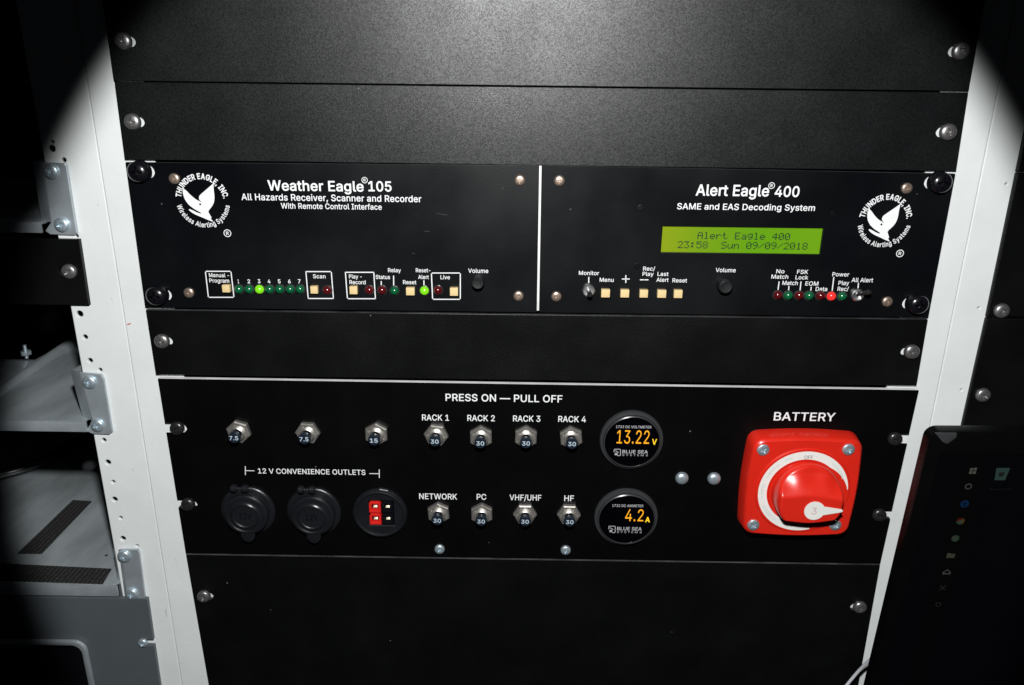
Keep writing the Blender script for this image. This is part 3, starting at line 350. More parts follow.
def text(s, xl, yl, xr, yr, cap, material, parent, w=-0.08, bold=0.012, name='lettering', label=None, spacing=1.0):
    """caption whose baseline runs from photo point (xl,yl) to (xr,yr), laid on the vertical plane at depth w"""
    a = P(xl, yl, w); c = P(xr, yr, w); mid = ((xl+xr)/2, (yl+yr)/2)
    hgt = P(mid[0], mid[1]-cap, w).z - P(mid[0], mid[1], w).z
    vs, fs = glyphs(s, bold, spacing); x0 = min(v[0] for v in vs); x1 = max(v[0] for v in vs)
    ht, hb = capheight(bold); sx = (c.x-a.x)/(x1-x0); sz = hgt/(ht-hb); base = (a.z+c.z)/2; sl = (c.z-a.z)/(c.x-a.x)*0.0
    me, o = mesh([(a.x+(v[0]-x0)*sx, w-v[2]*0.006, base+(v[1]-hb)*sz) for v in vs], fs, fix=False)
    return put(name, me, material, parent, o, label)

def strokes(name, segs, width, material, parent, w=-0.08, label=None):
    """straight printed lines between photo points"""
    mb = MB()
    for x0, y0, x1, y1 in segs:
        a = P(x0, y0, w); c = P(x1, y1, w); d = (c-a).normalized(); n = Vector((-d.z, 0, d.x))*width/2; d = d*width/2
        mb.add([a-d-n, c+d-n, c+d+n, a-d+n], [(0, 1, 2, 3)])
    return mb.build(name, material, parent, label=label)

def boxline(x0, y0, x1, y1, x2, y2, x3, y3): return [(x0,y0,x1,y1),(x1,y1,x2,y2),(x2,y2,x3,y3),(x3,y3,x0,y0)]

# ---- shared small meshes
def screw_mesh(r, h, cross=True, depth=0.55, flat=0.35, n=30):
    vs = []; fs = []
    for j in range(n+1):
        for i in range(n+1):
            u = 2*i/n-1; v = 2*j/n-1
            x = u*math.sqrt(1-v*v/2); z = v*math.sqrt(1-u*u/2); q = min(1.0, math.hypot(x, z))
            hh = h*(1-flat) * math.sqrt(max(0, 1-q**2.6)) + h*flat*(1 if q < 0.985 else 0)
            if cross and ((abs(x) < 0.10 and abs(z) < 0.50) or (abs(z) < 0.10 and abs(x) < 0.50)): hh -= h*depth
            elif cross and q < 0.2: hh -= h*depth*0.8
            vs.append((x*r, -hh, z*r))
    for j in range(n):
        for i in range(n):
            a = j*(n+1)+i; fs.append((a, a+1, a+n+2, a+n+1))
    vs2 = []
    ring = [i for i in range(n+1)]+[j*(n+1)+n for j in range(1, n+1)]+[n*(n+1)+i for i in range(n-1, -1, -1)]+[j*(n+1) for j in range(n-1, 0, -1)]
    b = len(vs)
    for i in ring: vs.append((vs[i][0], 0.6, vs[i][2]))
    m_ = len(ring)
    for k in range(m_): fs.append((ring[k], b+k, b+(k+1) % m_, ring[(k+1) % m_]))
    return mesh(vs, fs, 38, Vector((0, 0, 0)))[0]
S_RACK = screw_mesh(4.6, 2.9); S_RACK.materials.append(M['steel'])
S_DARK = screw_mesh(4.6, 2.9); S_DARK.materials.append(M['darksteel'])
S_BRONZE = screw_mesh(3.2, 1.8); S_BRONZE.materials.append(M['brass'])
S_ZINC = screw_mesh(4.5, 2.6); S_ZINC.materials.append(M['zinc'])
S_SMALL = screw_mesh(3.5, 2.2); S_SMALL.materials.append(M['zinc'])
S_PLAIN = screw_mesh(4.4, 3.0, cross=False, flat=0.1); S_PLAIN.materials.append(M['zinc'])
S_SWITCH = screw_mesh(4.0, 1.6); S_SWITCH.materials.append(M['zinc'])
LEDM = {}
for k in ('led_green', 'led_red', 'led_lime', 'led_hot'):
    LEDM[k] = lathe([(2.7, 0), (2.7, 0.7), (2.5, 1.5), (2.0, 2.3), (1.2, 2.85), (0.5, 3.05), (0, 3.1)], 24); LEDM[k].materials.append(M[k])
LEDRING = lathe([(3.2, 0), (3.2, 0.35), (2.75, 0.5), (2.72, 0.0)], 24); LEDRING.materials.append(M['ledring'])
def led(px, py, kind, parent, label):
    c = P(px, py-1.2, 0); o = put('led', LEDM[kind], None, parent, (c.x, 0, c.z), label)
    put('led_bezel', LEDRING, None, o, (c.x, 0, c.z)); return o
THUMB = screw_mesh(6.3, 7.0, depth=0.4, flat=0.45, n=36); THUMB.materials.append(M['blackgloss'])
def screw(me, px, py, parent, name='screw', w=0.0, rot=None, label=None):
    c = P(px, py, w-1.5); return put(name, me, None, parent, (c.x, w, c.z), label, rot=(0, random.uniform(0, 1.5) if rot is None else rot, 0))

U = 44.45
def xz(px, py, w=0): p = P(px, py, w); return (p.x, p.z)

# ------------------------------------------------------------------ rack posts
def post(name, label, xi0, xi1, xo0, xo1, holes, r_inner_back, parent_x):
    t = thing(name, label, 'rack post', (parent_x, 6, -330), 'white upright posts of the rack')
    w = 3.3
    zt, zb = 330, -330
    plate('inner_flange', [(xi0, zb), (xi1, zb), (xi1, zt), (xi0, zt)], [], w, 2.5, M['white'], t, 0.5)
    plate('outer_flange', [(xo0, zb), (xo1, zb), (xo1, zt), (xo0, zt)], [circ(x, z, r, 16) for x, z, r in holes], w+0.25, 2.5, M['white'], t, 0.6)
    xw = xi0 if abs(xi0-xo1) < 2 else xo0
    mb = MB(); mb.box((xw-1.4, w+3.2, zb), (xw+1.0, w+60, zt)); mb.build('web', M['white'], t, bevel=0.3)
    return t
WP = 3.5
hl = [(52,142,1.1),(51.5,148.5,2.1),(63.6,160,1.4),(79.5,314,2.1),(85,337.2,1.6),(90,360.6,1.6),(100,370,1.3),(76.5,236,1.1),(103.8,440.3,1.5),(107.8,462.5,1.9),(113,482,1.3),
      (114.5,499.5,1.9),(120.5,518,1.3),(122.8,538.7,1.9),(137,546,1.1),(144.5,599,1.1)]
crL = P(121.7, 301, WP).x
eoL = sum(P(a, b, WP).x for a, b in ((42,161.5),(69.7,307.5),(93.6,435),(116.4,545.5)))/4
pl = post('rack_post', 'white steel rack post punched with small holes, metal shelves screwed to it', crL+0.25, -225.6, eoL, crL-0.25,
          [(P(x, y, WP).x, P(x, y, WP).z, r) for x, y, r in hl], None, crL)
sp = MB(); c = P(129.2, 324, WP); sp.add([(c.x+dx, 3.25, c.z+dz) for dx, dz in ((-1.5,-.6),(-.2,-.5),(1.3,.2),(1.5,.7),(.2,.5),(-1.2,.1))], [(0,1,2,3,4,5)])
M['rust'] = mat('rust_chip', (0.45, 0.10, 0.02), 0.7)
sp.build('paint_chip', M['rust'], pl)
M['scuff'] = mat('paint_scuff', (0.58, 0.58, 0.57), 0.7, noise=0.2, nscale=400)
for px, py, rx, rz in ((166, 613, 1.1, 5.0), (176, 560, 0.5, 2.2), (133, 470, 0.6, 1.6), (112, 300, 0.5, 2.6), (98, 205, 0.6, 1.4)):
    c = P(px, py, 3.5); sp = MB(); inner = c.x > crL; yy = 3.24 if inner else 3.49
    sp.add([(c.x+rx*random.uniform(.5, 1)*math.cos(k*math.pi/6), yy, c.z+rz*random.uniform(.6, 1)*math.sin(k*math.pi/6)) for k in range(12)], [tuple(range(12))]); sp.build('scuff', M['scuff'], pl)
crR = P(959, 285, WP).x; crR = (crR+P(934.7, 420, WP).x+P(994, 90, WP).x)/3
eoR = sum(P(a, b, WP).x for a, b in ((1019,158),(1001.7,248.7),(986.8,318),(964.5,420)))/4
post('rack_post', 'white steel rack post between the red battery switch and the black tablet', 225.6, crR-0.25, crR+0.25, eoR+14,
     [(P(x, y, WP).x, P(x, y, WP).z, 0.7) for x, y in ((1006.5,184),(979,308),(961.5,390))], None, crR)

# ------------------------------------------------------------------ blank panels
def panel(name, label, cat, corners, screws, w=0, thick=3.0, material=M['powder'], group=None, topmat=None, holes=(), open_notch=False):
    """corners: photo points TL, TR, BR, BL (or mm tuples)"""
    c = [xz(*q, w) if q[0] > -9000 else (q[1], q[2]) for q in corners]
    (x0, zt0), (x1, zt1), (x2, zb1), (x3, zb0) = c
    t = thing(name, label, cat, ((x0+x1)/2, w, min(zb0, zb1)), group)
    hs = list(holes); notches = {-1: [], 1: []}
    for px, py, side in screws:
        s = P(px, py, w-1.5)
        if open_notch: notches[side].append((s.x, s.z))
        else: hs.append(slot(s.x-side*1.1, s.z, 11.0, 6.2))
    def edge(side, xa, za, xb, zb):      # from (xa,za) to (xb,zb)
        pts = [(xa, za)]
        lst = sorted(notches[side], key=lambda q: (q[1]-za)*(1 if zb > za else -1))
        for sx_, sz_ in lst:
            r = 3.2; d = 1 if zb > za else -1
            ex = xa+(xb-xa)*((sz_-za)/(zb-za))
            inn = sx_-side*(3.0 if side < 0 else 0.2)
            pts.append((ex, sz_-d*r))
            for k in range(9):
                a = math.pi*k/8
                pts.append((inn-side*r*math.sin(a), sz_-d*r*math.cos(a)))
            pts.append((ex, sz_+d*r))
        pts.append((xb, zb)); return pts
    out = edge(1, x2, zb1, x1, zt1) + edge(-1, x0, zt0, x3, zb0)
    plate('faceplate', out, hs, w, thick, material, t, 0.3, topmat=topmat)
    for px, py, side in screws: screw(S_DARK if open_notch else S_RACK, px, py, t, w=w)
    return t

BG = 'black blanking panels screwed across the rack'
pA_bl, pA_br = xz(113.4, 80.7), xz(968.7, 91.1)
tA = panel('blank_panel', 'grainy black blanking panel, topmost in the rack, cut off by the photo edge', 'panel',
      [(-9999, pA_bl[0]+0.6, pA_bl[1]+89), (-9999, pA_br[0]-0.6, pA_br[1]+89), (968.7, 91.1), (113.4, 80.7)],
      [(122.4, 41, -1), (961.7, 51, 1)], group=BG)
panel('blank_panel', 'narrow grainy black panel directly above the two units with white lettering', 'panel',
      [(114.2, 81.8), (968.5, 92.5), (956.2, 171.2), (124.5, 159.6)], [(131.7, 121.7, -1), (949, 132, 1)], group=BG)
panel('blank_panel', 'narrow black blanking panel between the green screen unit and the breaker panel', 'panel',
      [(145.6, 310.0), (928.0, 319.6), (916.6, 385.8), (155.7, 374.7)], [(161.2, 341.6, -1), (912.5, 352.2, 1)], material=M['powder2'], group=BG, topmat=M['edge_dim'])
f_tl, f_tr = xz(185.9, 554.6), xz(880.2, 565.0)
panel('blank_panel', 'large plain black blanking panel at the bottom, under the red battery switch panel', 'panel',
      [(185.9, 554.6), (880.2, 565.0), (-9999, f_tr[0]+1.5, f_tr[1]-180), (-9999, f_tl[0]+4.5, f_tl[1]-180)], [(203.3, 597.1, -1), (860.5, 608, 1)], material=M['powder2'], group=BG, topmat=M['edge_dim'])

# ------------------------------------------------------------------ eagle emblem
EAG = [(215,250),(206,270),(204,292),(208,318),(216,343),(228,364),(243,384),(262,401),(283,417),(305,430),(326,441),(338,450),(342,458),(322,453),(300,445),(280,434),(262,426),(247,420),(238,421),
       (240,431),(252,441),(270,454),(292,466),(320,478),(348,489),(375,501),(400,511),(420,519),(438,523),(426,509),(416,497),(425,491),(420,478),(412,462),(404,446),(406,431),(418,418),
       (432,403),(446,386),(458,366),(465,345),(469,325),(471,298),(470,268),(472,236),(475,204),(452,222),(428,241),(404,259),(382,276),(362,291),(346,304),(338,317),(336,332),(341,345),(350,356),(357,370),(343,356),(326,348),(308,338),(290,324),(272,307),(255,290),(240,272)]
def emblem(cx, cy, unit, flipside, regx, regy):
    w = -0.08; c = P(cx, cy, w); e = P(cx+27.4, cy, w); k = (e.x-c.x)/235.0        # mm per traced unit
    pts = [(c.x+(x-365)*k, c.z-(y-347)*k*1.03) for x, y in EAG]
    plate('eagle_emblem', pts, [circ(c.x+(340-365)*k, c.z-(380-347)*k, 9*k, 10)], w-0.02, 0.1, M['ink'], unit, 0.0, label='white printed diving eagle')
    def arc(s, r, a0, a1, h, bold, inward, name):
        mb = MB(); ht, hb = capheight(bold)
        ws = []
        for ch in s:
            if ch == ' ': ws.append(0.20); continue
            g = glyphs(ch, bold)[0]; ws.append(max(v[0] for v in g)-min(v[0] for v in g)+0.075)
        tot = sum(ws); pos = 0; sc = h/(ht-hb)
        for ch, wd in zip(s, ws):
            f = (pos+wd/2)/tot; pos += wd
            if ch == ' ': continue
            a = math.radians(a0+(a1-a0)*f); g, fs = glyphs(ch, bold); gx = (min(v[0] for v in g)+max(v[0] for v in g))/2
            arcmm = abs(math.radians(a1-a0))*r; sx = arcmm/tot*0.98
            vs = []
            for vx, vy, vl in g:
                t_ = (vx-gx)*sx; n_ = (vy-hb)*sc
                if not inward: rad = r+n_; ang = a - t_/r
                else: rad = r-n_; ang = a + t_/r
                vs.append((c.x+rad*math.cos(ang), w-vl*0.006, c.z+rad*math.sin(ang)))
            mb.add(vs, fs)
        mb.build(name, M['ink'], unit)
    arc('THUNDER EAGLE, INC.', 180*k, 173, 5, 50*k, 0.038, False, 'ring_lettering')
    arc('Wireless Alerting Systems', 232*k, 190, 350, 44*k, 0.022, True, 'ring_lettering')
    reg(regx, regy, 2.3, unit)
def reg(px, py, r, unit):
    w = -0.08; c = P(px, py, w); mb = MB(); n = 28
    o1 = [(c.x+r*math.cos(2*math.pi*k/n), w, c.z+r*math.sin(2*math.pi*k/n)) for k in range(n)]
    o2 = [(c.x+r*.80*math.cos(2*math.pi*k/n), w, c.z+r*.80*math.sin(2*math.pi*k/n)) for k in range(n)]
    mb.add(o1+o2, [(k, (k+1)%n, n+(k+1)%n, n+k) for k in range(n)])
    g, fs = glyphs('R', 0.03); x0 = (min(v[0] for v in g)+max(v[0] for v in g))/2; y0 = (min(v[1] for v in g)+max(v[1] for v in g))/2
    mb.add([(c.x+(v[0]-x0)*r*1.7, w-v[2]*0.006, c.z+(v[1]-y0)*r*1.6) for v in g], fs)
    mb.build('registered_mark', M['ink'], unit)

BTN = None
def button(px0, py0, px1, py1, unit):
    w = -3.0; a = P(px0, py0, w); b_ = P(px1, py1, w)
    mb = MB(); mb.box((a.x, w, b_.z), (b_.x, 0.5, a.z)); return mb.build('push_button', M['cream'], unit, bevel=0.35)
def knob(px, py, r, unit):
    me = lathe([(r*1.0, 0), (r*1.0, 6.5), (r*.94, 7.4), (r*.8, 7.8), (r*.4, 7.6), (0, 7.5)], 28)
    bm = bmesh.new(); bm.from_mesh(me)
    for v in bm.verts:
        rr = math.hypot(v.co.x, v.co.z)
        if rr > r*0.9*MM:
            a = math.atan2(v.co.z, v.co.x); s = 1-0.05*(0.5+0.5*math.cos(a*14)); v.co.x *= s; v.co.z *= s
    bm.to_mesh(me); bm.free()
    c = P(px, py, -7); o = put('volume_knob', me, M['blackplastic'], unit, (c.x, 0, c.z))
    dot = lathe([(0.55, 7.4), (0.5, 7.9), (0, 8.0)], 12); put('knob_dot', dot, M['ledring'], o, (c.x, 0, c.z))
    return o
def toggle(px, py, dx, dz, unit, l=None):
    c = P(px, py, -1); c = Vector((c.x, 0, c.z))
    o = put('toggle_switch', lathe([(3.9, 0), (3.9, 1.6), (3.3, 2.2), (2.9, 2.2), (2.7, 1.2), (2.6, 0.6), (0, 0.6)], 28), M['chrome'], unit, c)
    mb = MB(); p0 = c+Vector((0, -0.8, 0)); p1 = c+Vector((dx*.55, -4.5, dz*.55)); p2 = c+Vector((dx, -8.5, dz)); p3 = c+Vector((dx*1.08, -9.4, dz*1.08))
    mb.tube([p0, p1, p2, p3], [1.1, 1.25, 1.7, 1.0], 14); mb.build('lever', M['darksteel'], o, smooth=50); return o
def thumbscrew(px, py, unit):
    c = P(px, py, -4.5); o = put('thumbscrew', THUMB, None, unit, (c.x, 0, c.z))
    return o
def dimple(px, py, unit):
    c = P(px, py, 0); put('plug', lathe([(1.9, 0), (1.9, 0.25), (1.5, 0.3), (1.3, 0.05), (0, 0.02)], 20), M['satin'], unit, (c.x, 0, c.z))

# ------------------------------------------------------------------ receiver (left unit)
def unit(name, label, cat, corners, holes=(), thumbs=(), side=-1):
    c = [xz(*q) for q in corners]
    t = thing(name, label, cat, ((c[0][0]+c[1][0])/2, 0, c[2][1]))
    (x0, zt0), (x1, zt1), (x2, zb1), (x3, zb0) = c
    holes = list(holes)
    for q in thumbs:
        p = P(*q, -4.5); holes.append(slot(p.x-side*1.2, p.z, 13.6, 8.6))
    plate('faceplate', [(x3, zb0), (x2, zb1), (x1, zt1), (x0, zt0)], holes, 0, 3.0, M['satin'], t, 0.3, topmat=M['edge_dim'])
    mb = MB(); mb.box((min(x0, x3)+ (26 if x0 < -200 else 3), 3.4, min(zb0, zb1)+2), (max(x1, x2)-(26 if x1 > 200 else 3), 120, min(zt0, zt1)-2)); mb.build('chassis', M['powder2'], t, bevel=0.5)
    return t
R_ = unit('weather_receiver', 'black radio receiver unit lettered 105, with a row of seven green lights', 'receiver',
          [(125.2, 162.4), (539.3, 165.2), (536.8, 312.6), (145.0, 307.6)], (), ((137.4, 172), (155.5, 296.4)), -1)
for q in ((137.4, 172), (155.5, 296.4)): thumbscrew(*q, R_)
for q in ((173.5, 178.9), (188.2, 293.2), (519.8, 180.5), (518.5, 296.4)): screw(S_BRONZE, *q, R_)
emblem(202.6, 200.5, R_, 0, 227.4, 233.2)
T = lambda s, xl, yl, xr, yr, cap, u, **k: text(s, xl, yl, xr, yr, cap, M['ink'], u, **k)
T('Weather Eagle', 268.1, 190.9, 363.8, 191.3, 10.4, R_, bold=0.022)
reg(364.6, 180.1, 1.8, R_)
T('105', 368.5, 191.3, 391.7, 191.6, 10.2, R_, bold=0.022)
T('All Hazards Receiver, Scanner and Recorder', 241.7, 200.7, 421.4, 201.6, 6.6, R_, bold=0.016)
T('With Remote Control Interface', 281.2, 208.9, 381.8, 209.4, 5.6, R_, bold=0.014)
LW = 0.62
strokes('printed_frame', boxline(205.4,271.3,230.9,271.3,234,297.3,208.4,297.3), LW, M['ink'], R_)
strokes('printed_frame', boxline(305.9,271.6,331.3,271.6,333.4,298.5,308.2,298.5), LW, M['ink'], R_)
strokes('printed_frame', boxline(345.4,272.3,373.8,272.3,375.4,298.7,347.4,298.7), LW, M['ink'], R_)
strokes('printed_frame', boxline(431.4,273.0,460.3,273.0,460.3,299.3,432.6,299.3), LW, M['ink'], R_)
for s, a, b_, c_, h in (('Manual -', 209.2, 277.2, 229.3, 4.0), ('Program', 209.6, 282.6, 229.3, 4.0), ('Scan', 313.1, 278.3, 325.6, 4.0), ('Play -', 349.1, 278.5, 361.9, 4.0), ('Record', 349.6, 284.2, 365.7, 4.0),
                        ('Status', 375.8, 279.0, 390.1, 4.0), ('Relay', 388.1, 272.2, 400.9, 4.0), ('Reset', 403.1, 284.2, 416.4, 4.0), ('Reset-', 415.9, 272.3, 430.5, 4.0), ('Alert', 418.2, 279.0, 428.8, 4.0),
                        ('Live', 440.5, 279.2, 449.9, 4.0), ('Volume', 468.2, 272.9, 488.3, 4.3)):
    T(s, a, b_, c_, b_, h, R_, bold=0.014)
for i, x in enumerate((238.5, 249.0, 259.2, 269.2, 279.4, 289.5, 299.4)): T(str(i+1), x-(0.6 if i == 0 else 1.3), 283.3, x+(0.6 if i == 0 else 1.3), 283.3, 4.0, R_, bold=0.02)
strokes('leader_line', [(381.2,281.6,381.3,286.3)], LW, M['ink'], R_); strokes('leader_line', [(393.6,276.2,393.7,286.3)], LW, M['ink'], R_); strokes('leader_line', [(423.9,280.8,424.0,286.0)], LW, M['ink'], R_)
for b4 in ((221.6,285.2,229.8,292.6), (310.0,286.4,317.8,293.8), (349.2,286.6,357.4,294.4), (405.8,287.8,414.6,295.5), (449.8,288.0,458.0,296.0)): button(*b4, R_)
for i, x in enumerate((239.2, 249.4, 259.8, 269.8, 280.0, 290.3, 300.3)):
    led(x, 290.2, 'led_lime' if i == 2 else 'led_green', R_, 'bright lime lit channel light, third of the row of seven' if i == 2 else 'unlit green channel light under the printed number %d' % (i+1))
led(327.5, 291.2, 'led_red', R_, 'unlit red light in the Scan frame'); led(369.5, 291.0, 'led_red', R_, 'unlit red light in the Play - Record frame')
led(382.2, 291.2, 'led_red', R_, 'unlit red Status light'); led(394.5, 291.7, 'led_green', R_, 'unlit green Relay light'); led(424.5, 291.5, 'led_lime', R_, 'lit lime Alert light'); led(438, 291.2, 'led_red', R_, 'unlit red light in the Live frame')
knob(477.8, 283.2, 3.9, R_)
M['scratch'] = mat('panel_scratch', (0.05, 0.055, 0.065), 0.4)
strokes('scratch', [(437,213.6,440.5,213.9), (440.5,213.9,447,215.0), (424,231.2,429.5,231.4), (412.5,253.2,414.5,253.6)], 0.25, M['scratch'], R_)

# ------------------------------------------------------------------ decoder (right unit)
lx0, lz1 = xz(662.9, 225.9); lx1, lz0 = xz(819.8, 254.6)
lz1 = (lz1+xz(820.7, 229.4)[1])/2; lz0 = (lz0+xz(661.9, 252.2)[1])/2
LCDH = [(lx0, lz0), (lx1, lz0-0.0), (lx1, lz1), (lx0, lz1)]
def skew(pts, k=-0.004): return pts
D_ = unit('alert_decoder', 'black decoder unit lettered 400, with a lit green text screen', 'decoder',
          [(541.6, 165.2), (955.6, 173.9), (928.4, 317.6), (539.0, 312.7)], [LCDH], ((942, 183), (919, 305.0)), 1)
mb = MB(); mb.box((lx0-3, 1.4, lz0-3), (lx1+3, 3.2, lz1+3)); lcd = mb.build('text_screen', M['lcd'], D_, label='glowing yellow green liquid crystal screen')
DOT = {'A':"01110 10001 10001 11111 10001 10001 10001",'l':"01100 00100 00100 00100 00100 00100 01110",'e':"00000 00000 01110 10001 11111 10000 01110",'r':"00000 00000 10110 11001 10000 10000 10000",
'E':"11111 10000 10000 11110 10000 10000 11111",'a':"00000 00000 01110 00001 01111 10001 01111",'g':"00000 01111 10001 10001 01111 00001 01110",'4':"00010 00110 01010 10010 11111 00010 00010",'0':"01110 10001 10011 10101 11001 10001 01110",
't':"01000 01000 11100 01000 01000 01001 00110",'2':"01110 10001 00001 00010 00100 01000 11111",'3':"11111 00010 00100 00010 00001 10001 01110",':':"00000 01100 01100 00000 01100 01100 00000",'5':"11111 10000 11110 00001 00001 10001 01110",
'8':"01110 10001 10001 01110 10001 10001 01110",'S':"01111 10000 10000 01110 00001 00001 11110",'u':"00000 00000 10001 10001 10001 10011 01101",'n':"00000 00000 10110 11001 10001 10001 10001",'9':"01110 10001 10001 01111 00001 00010 01100",
'/':"00000 00001 00010 00100 01000 10000 00000",'1':"00100 01100 00100 00100 00100 00100 01110"}
def lcdline(s, x0p, y0p, x1p, y1p, hpx, n):
    w = 1.34; a = P(x0p, y0p, w); c = P(x1p, y1p, w); pitch = (c.x-a.x)/(n-0.18); cw = pitch/6.0
    hh = (a.z-P(x0p, y0p+hpx, w).z)/7; mb = MB(); za = (a.z+c.z)/2
    for i, ch in enumerate(s):
        if ch == ' ': continue
        for r, row in enumerate(DOT[ch].split()):
            for q, bit in enumerate(row):
                if bit == '1':
                    x = a.x+i*pitch+q*cw*1.02; z = za-r*hh
                    mb.add([(x, w, z-hh), (x+cw*1.02, w, z-hh), (x+cw*1.02, w, z), (x, w, z)], [(0, 1, 2, 3)])
    mb.build('screen_lettering', M['lcdink'], lcd)
lcdline('Alert Eagle 400', 697.9, 231.6, 790.4, 233.6, 7.0, 15)
lcdline('23:58  Sun 09/09/2018', 678.0, 240.8, 807.9, 243.2, 7.0, 21)
mb = MB(); a = xz(541, 166); b_ = xz(538.4, 311); mb.add([(a[0]-1.6, 1.0, a[1]), (a[0]+1.6, 1.0, a[1]), (b_[0]+1.8, 1.0, b_[1]), (b_[0]-1.8, 1.0, b_[1]), (a[0]-1.6, 3, a[1]), (a[0]+1.6, 3, a[1]), (b_[0]+1.8, 3, b_[1]), (b_[0]-1.8, 3, b_[1])], [(0,1,2,3),(7,6,5,4),(0,4,5,1),(1,5,6,2),(2,6,7,3),(3,7,4,0)])
mb.build('joining_strip', M['edge'], D_)
for q in ((942, 183), (919, 305.0)): thumbscrew(*q, D_)
for q in ((559.4, 181), (556.4, 296.9), (907.7, 188.5), (888.1, 302.1)): screw(S_BRONZE, *q, D_)
emblem(885, 220.7, D_, 0, 900, 253.4)
T('Alert Eagle', 695.5, 195.3, 768.6, 196.8, 11.3, D_, bold=0.022); reg(771.6, 185.6, 1.9, D_); T('400', 774.3, 196.6, 798.8, 197.2, 10.8, D_, bold=0.022)
T('SAME and EAS Decoding System', 676.9, 208.7, 814.6, 211.5, 6.2, D_, bold=0.016)
for s, a, b_, c_, h in (('Monitor', 578.8, 275.0, 599, 4.0), ('Menu', 599.6, 281.8, 613.6, 4.0), ('Rec/', 643, 270.6, 655.0, 4.0), ('Play', 642.4, 275.9, 653.5, 4.0), ('Last', 657.4, 275.9, 668.4, 4.0), ('Alert', 656.3, 281.8, 668.4, 4.0),
                        ('Reset', 672.3, 282.4, 686.9, 4.0), ('Volume', 715.5, 272.2, 735.6, 4.2), ('No', 776.1, 273.3, 784.3, 4.0), ('Match', 771.2, 278.7, 788, 4.1), ('Match', 782.2, 285.0, 797.6, 4.1), ('FSK', 796.9, 273.9, 807.9, 4.1),
                        ('Lock', 795.3, 279.4, 807.9, 4.1), ('EOM', 805.1, 285.6, 818.1, 4.1), ('Data', 815.4, 291.0, 827, 4.1), ('Power', 832.1, 276.4, 848.9, 4.1), ('Play', 838.2, 285.0, 848.9, 4.1), ('Rec/', 837.3, 290.9, 848.4, 4.1), ('All Alert', 851.3, 282.2, 872.8, 4.3)):
    T(s, a, b_, c_, b_, h, D_, bold=0.014)
strokes('plus_sign', [(622.4,279.0,629.2,279.0), (625.8,275.6,625.8,282.4)], LW, M['ink'], D_)
strokes('minus_sign', [(640.4,279.8,643.4,279.8), (645.0,279.8,647.9,279.8)], LW, M['ink'], D_)
for q in ((588.8,277.4,588.7,282.5), (779.1,282.0,777.9,290.5), (788.9,286.5,788.6,290.8), (801,282.0,800,290.5), (811.2,287.3,810.8,290.8), (833.8,277.4,832.2,290.6), (858.4,283.4,858.1,287.5)):
    strokes('leader_line', [q], LW, M['ink'], D_)
for b4 in ((601.5,289.6,609.8,297.6), (620.8,289.8,629.0,297.7), (640.0,290.0,647.8,297.8), (657.8,290.2,666.0,298.0), (674.4,290.2,682.2,298.2)): button(*b4, D_)
toggle(588.6, 290.6, 0.2, -0.6, D_); toggle(857.6, 295.0, 3.2, 3.8, D_)
knob(725.6, 286.8, 4.3, D_)
for q in ((636.6, 266), (640.6, 208), (834, 214)): dimple(*q, D_)
for x, y, k, l in ((777.6, 296.0, 'led_red', 'unlit red No Match light'), (788, 296.4, 'led_green', 'green Match light'), (798.9, 296.4, 'led_red', 'unlit red FSK Lock light'), (809, 296.6, 'led_green', 'green EOM light'),
                   (820.2, 296.6, 'led_red', 'unlit dark red Data light'), (830.9, 297.0, 'led_hot', 'brightly lit red Power light'), (841.8, 297.2, 'led_green', 'green Play Rec light')): led(x, y, k, D_, l)

# ------------------------------------------------------------------ breaker and battery switch panel
WE = -0.6
E_ = panel('breaker_panel', 'black panel with eleven push breakers, two round gauges and a red BATTERY switch', 'power panel',
      [(157.6, 378.4), (919.0, 390.0), (880.4, 563.2), (185.6, 552.9)], [(176.4, 428.9, -1), (187.3, 505, -1), (895.7, 439.6, 1), (880, 515.8, 1)], w=WE, thick=3.4, material=M['flat'], topmat=M['edge'], open_notch=True)
WT = WE-0.08
TE = lambda s, xl, yl, xr, yr, cap, **k: text(s, xl, yl, xr, yr, cap, M['ink'], E_, w=WT, **k)
TE('PRESS ON — PULL OFF', 445.6, 401.5, 562.3, 401.9, 7.2, bold=0.016)
for s, xl, xr, y in (('RACK 1', 422.1, 449.0, 420.6), ('RACK 2', 467.4, 494.8, 421.1), ('RACK 3', 513.0, 540.3, 421.6), ('RACK 4', 558.2, 585.8, 422.1)): TE(s, xl, y, xr, y, 6.0, bold=0.014)
for s, xl, xr, y in (('NETWORK', 419.3, 457.1, 499.3), ('PC', 476.7, 486.2, 499.7), ('VHF/UHF', 509.5, 541.2, 500.4), ('HF', 564.2, 573.8, 501.1)): TE(s, xl, y, xr, y, 5.7, bold=0.014)
TE('12 V CONVENIENCE OUTLETS', 258.2, 473.6, 365.5, 474.8, 5.1, bold=0.014)
TE('BATTERY', 773.4, 420.6, 834.7, 421.1, 8.4, bold=0.016)
strokes('outlet_bracket', [(245.3,466.6,245.4,474.6), (245.3,470.6,254.0,470.8)], 0.5, M['ink'], E_, w=WT)
strokes('outlet_bracket', [(379.2,469.8,379.3,477.6), (369.8,473.6,379.2,473.7)], 0.5, M['ink'], E_, w=WT)

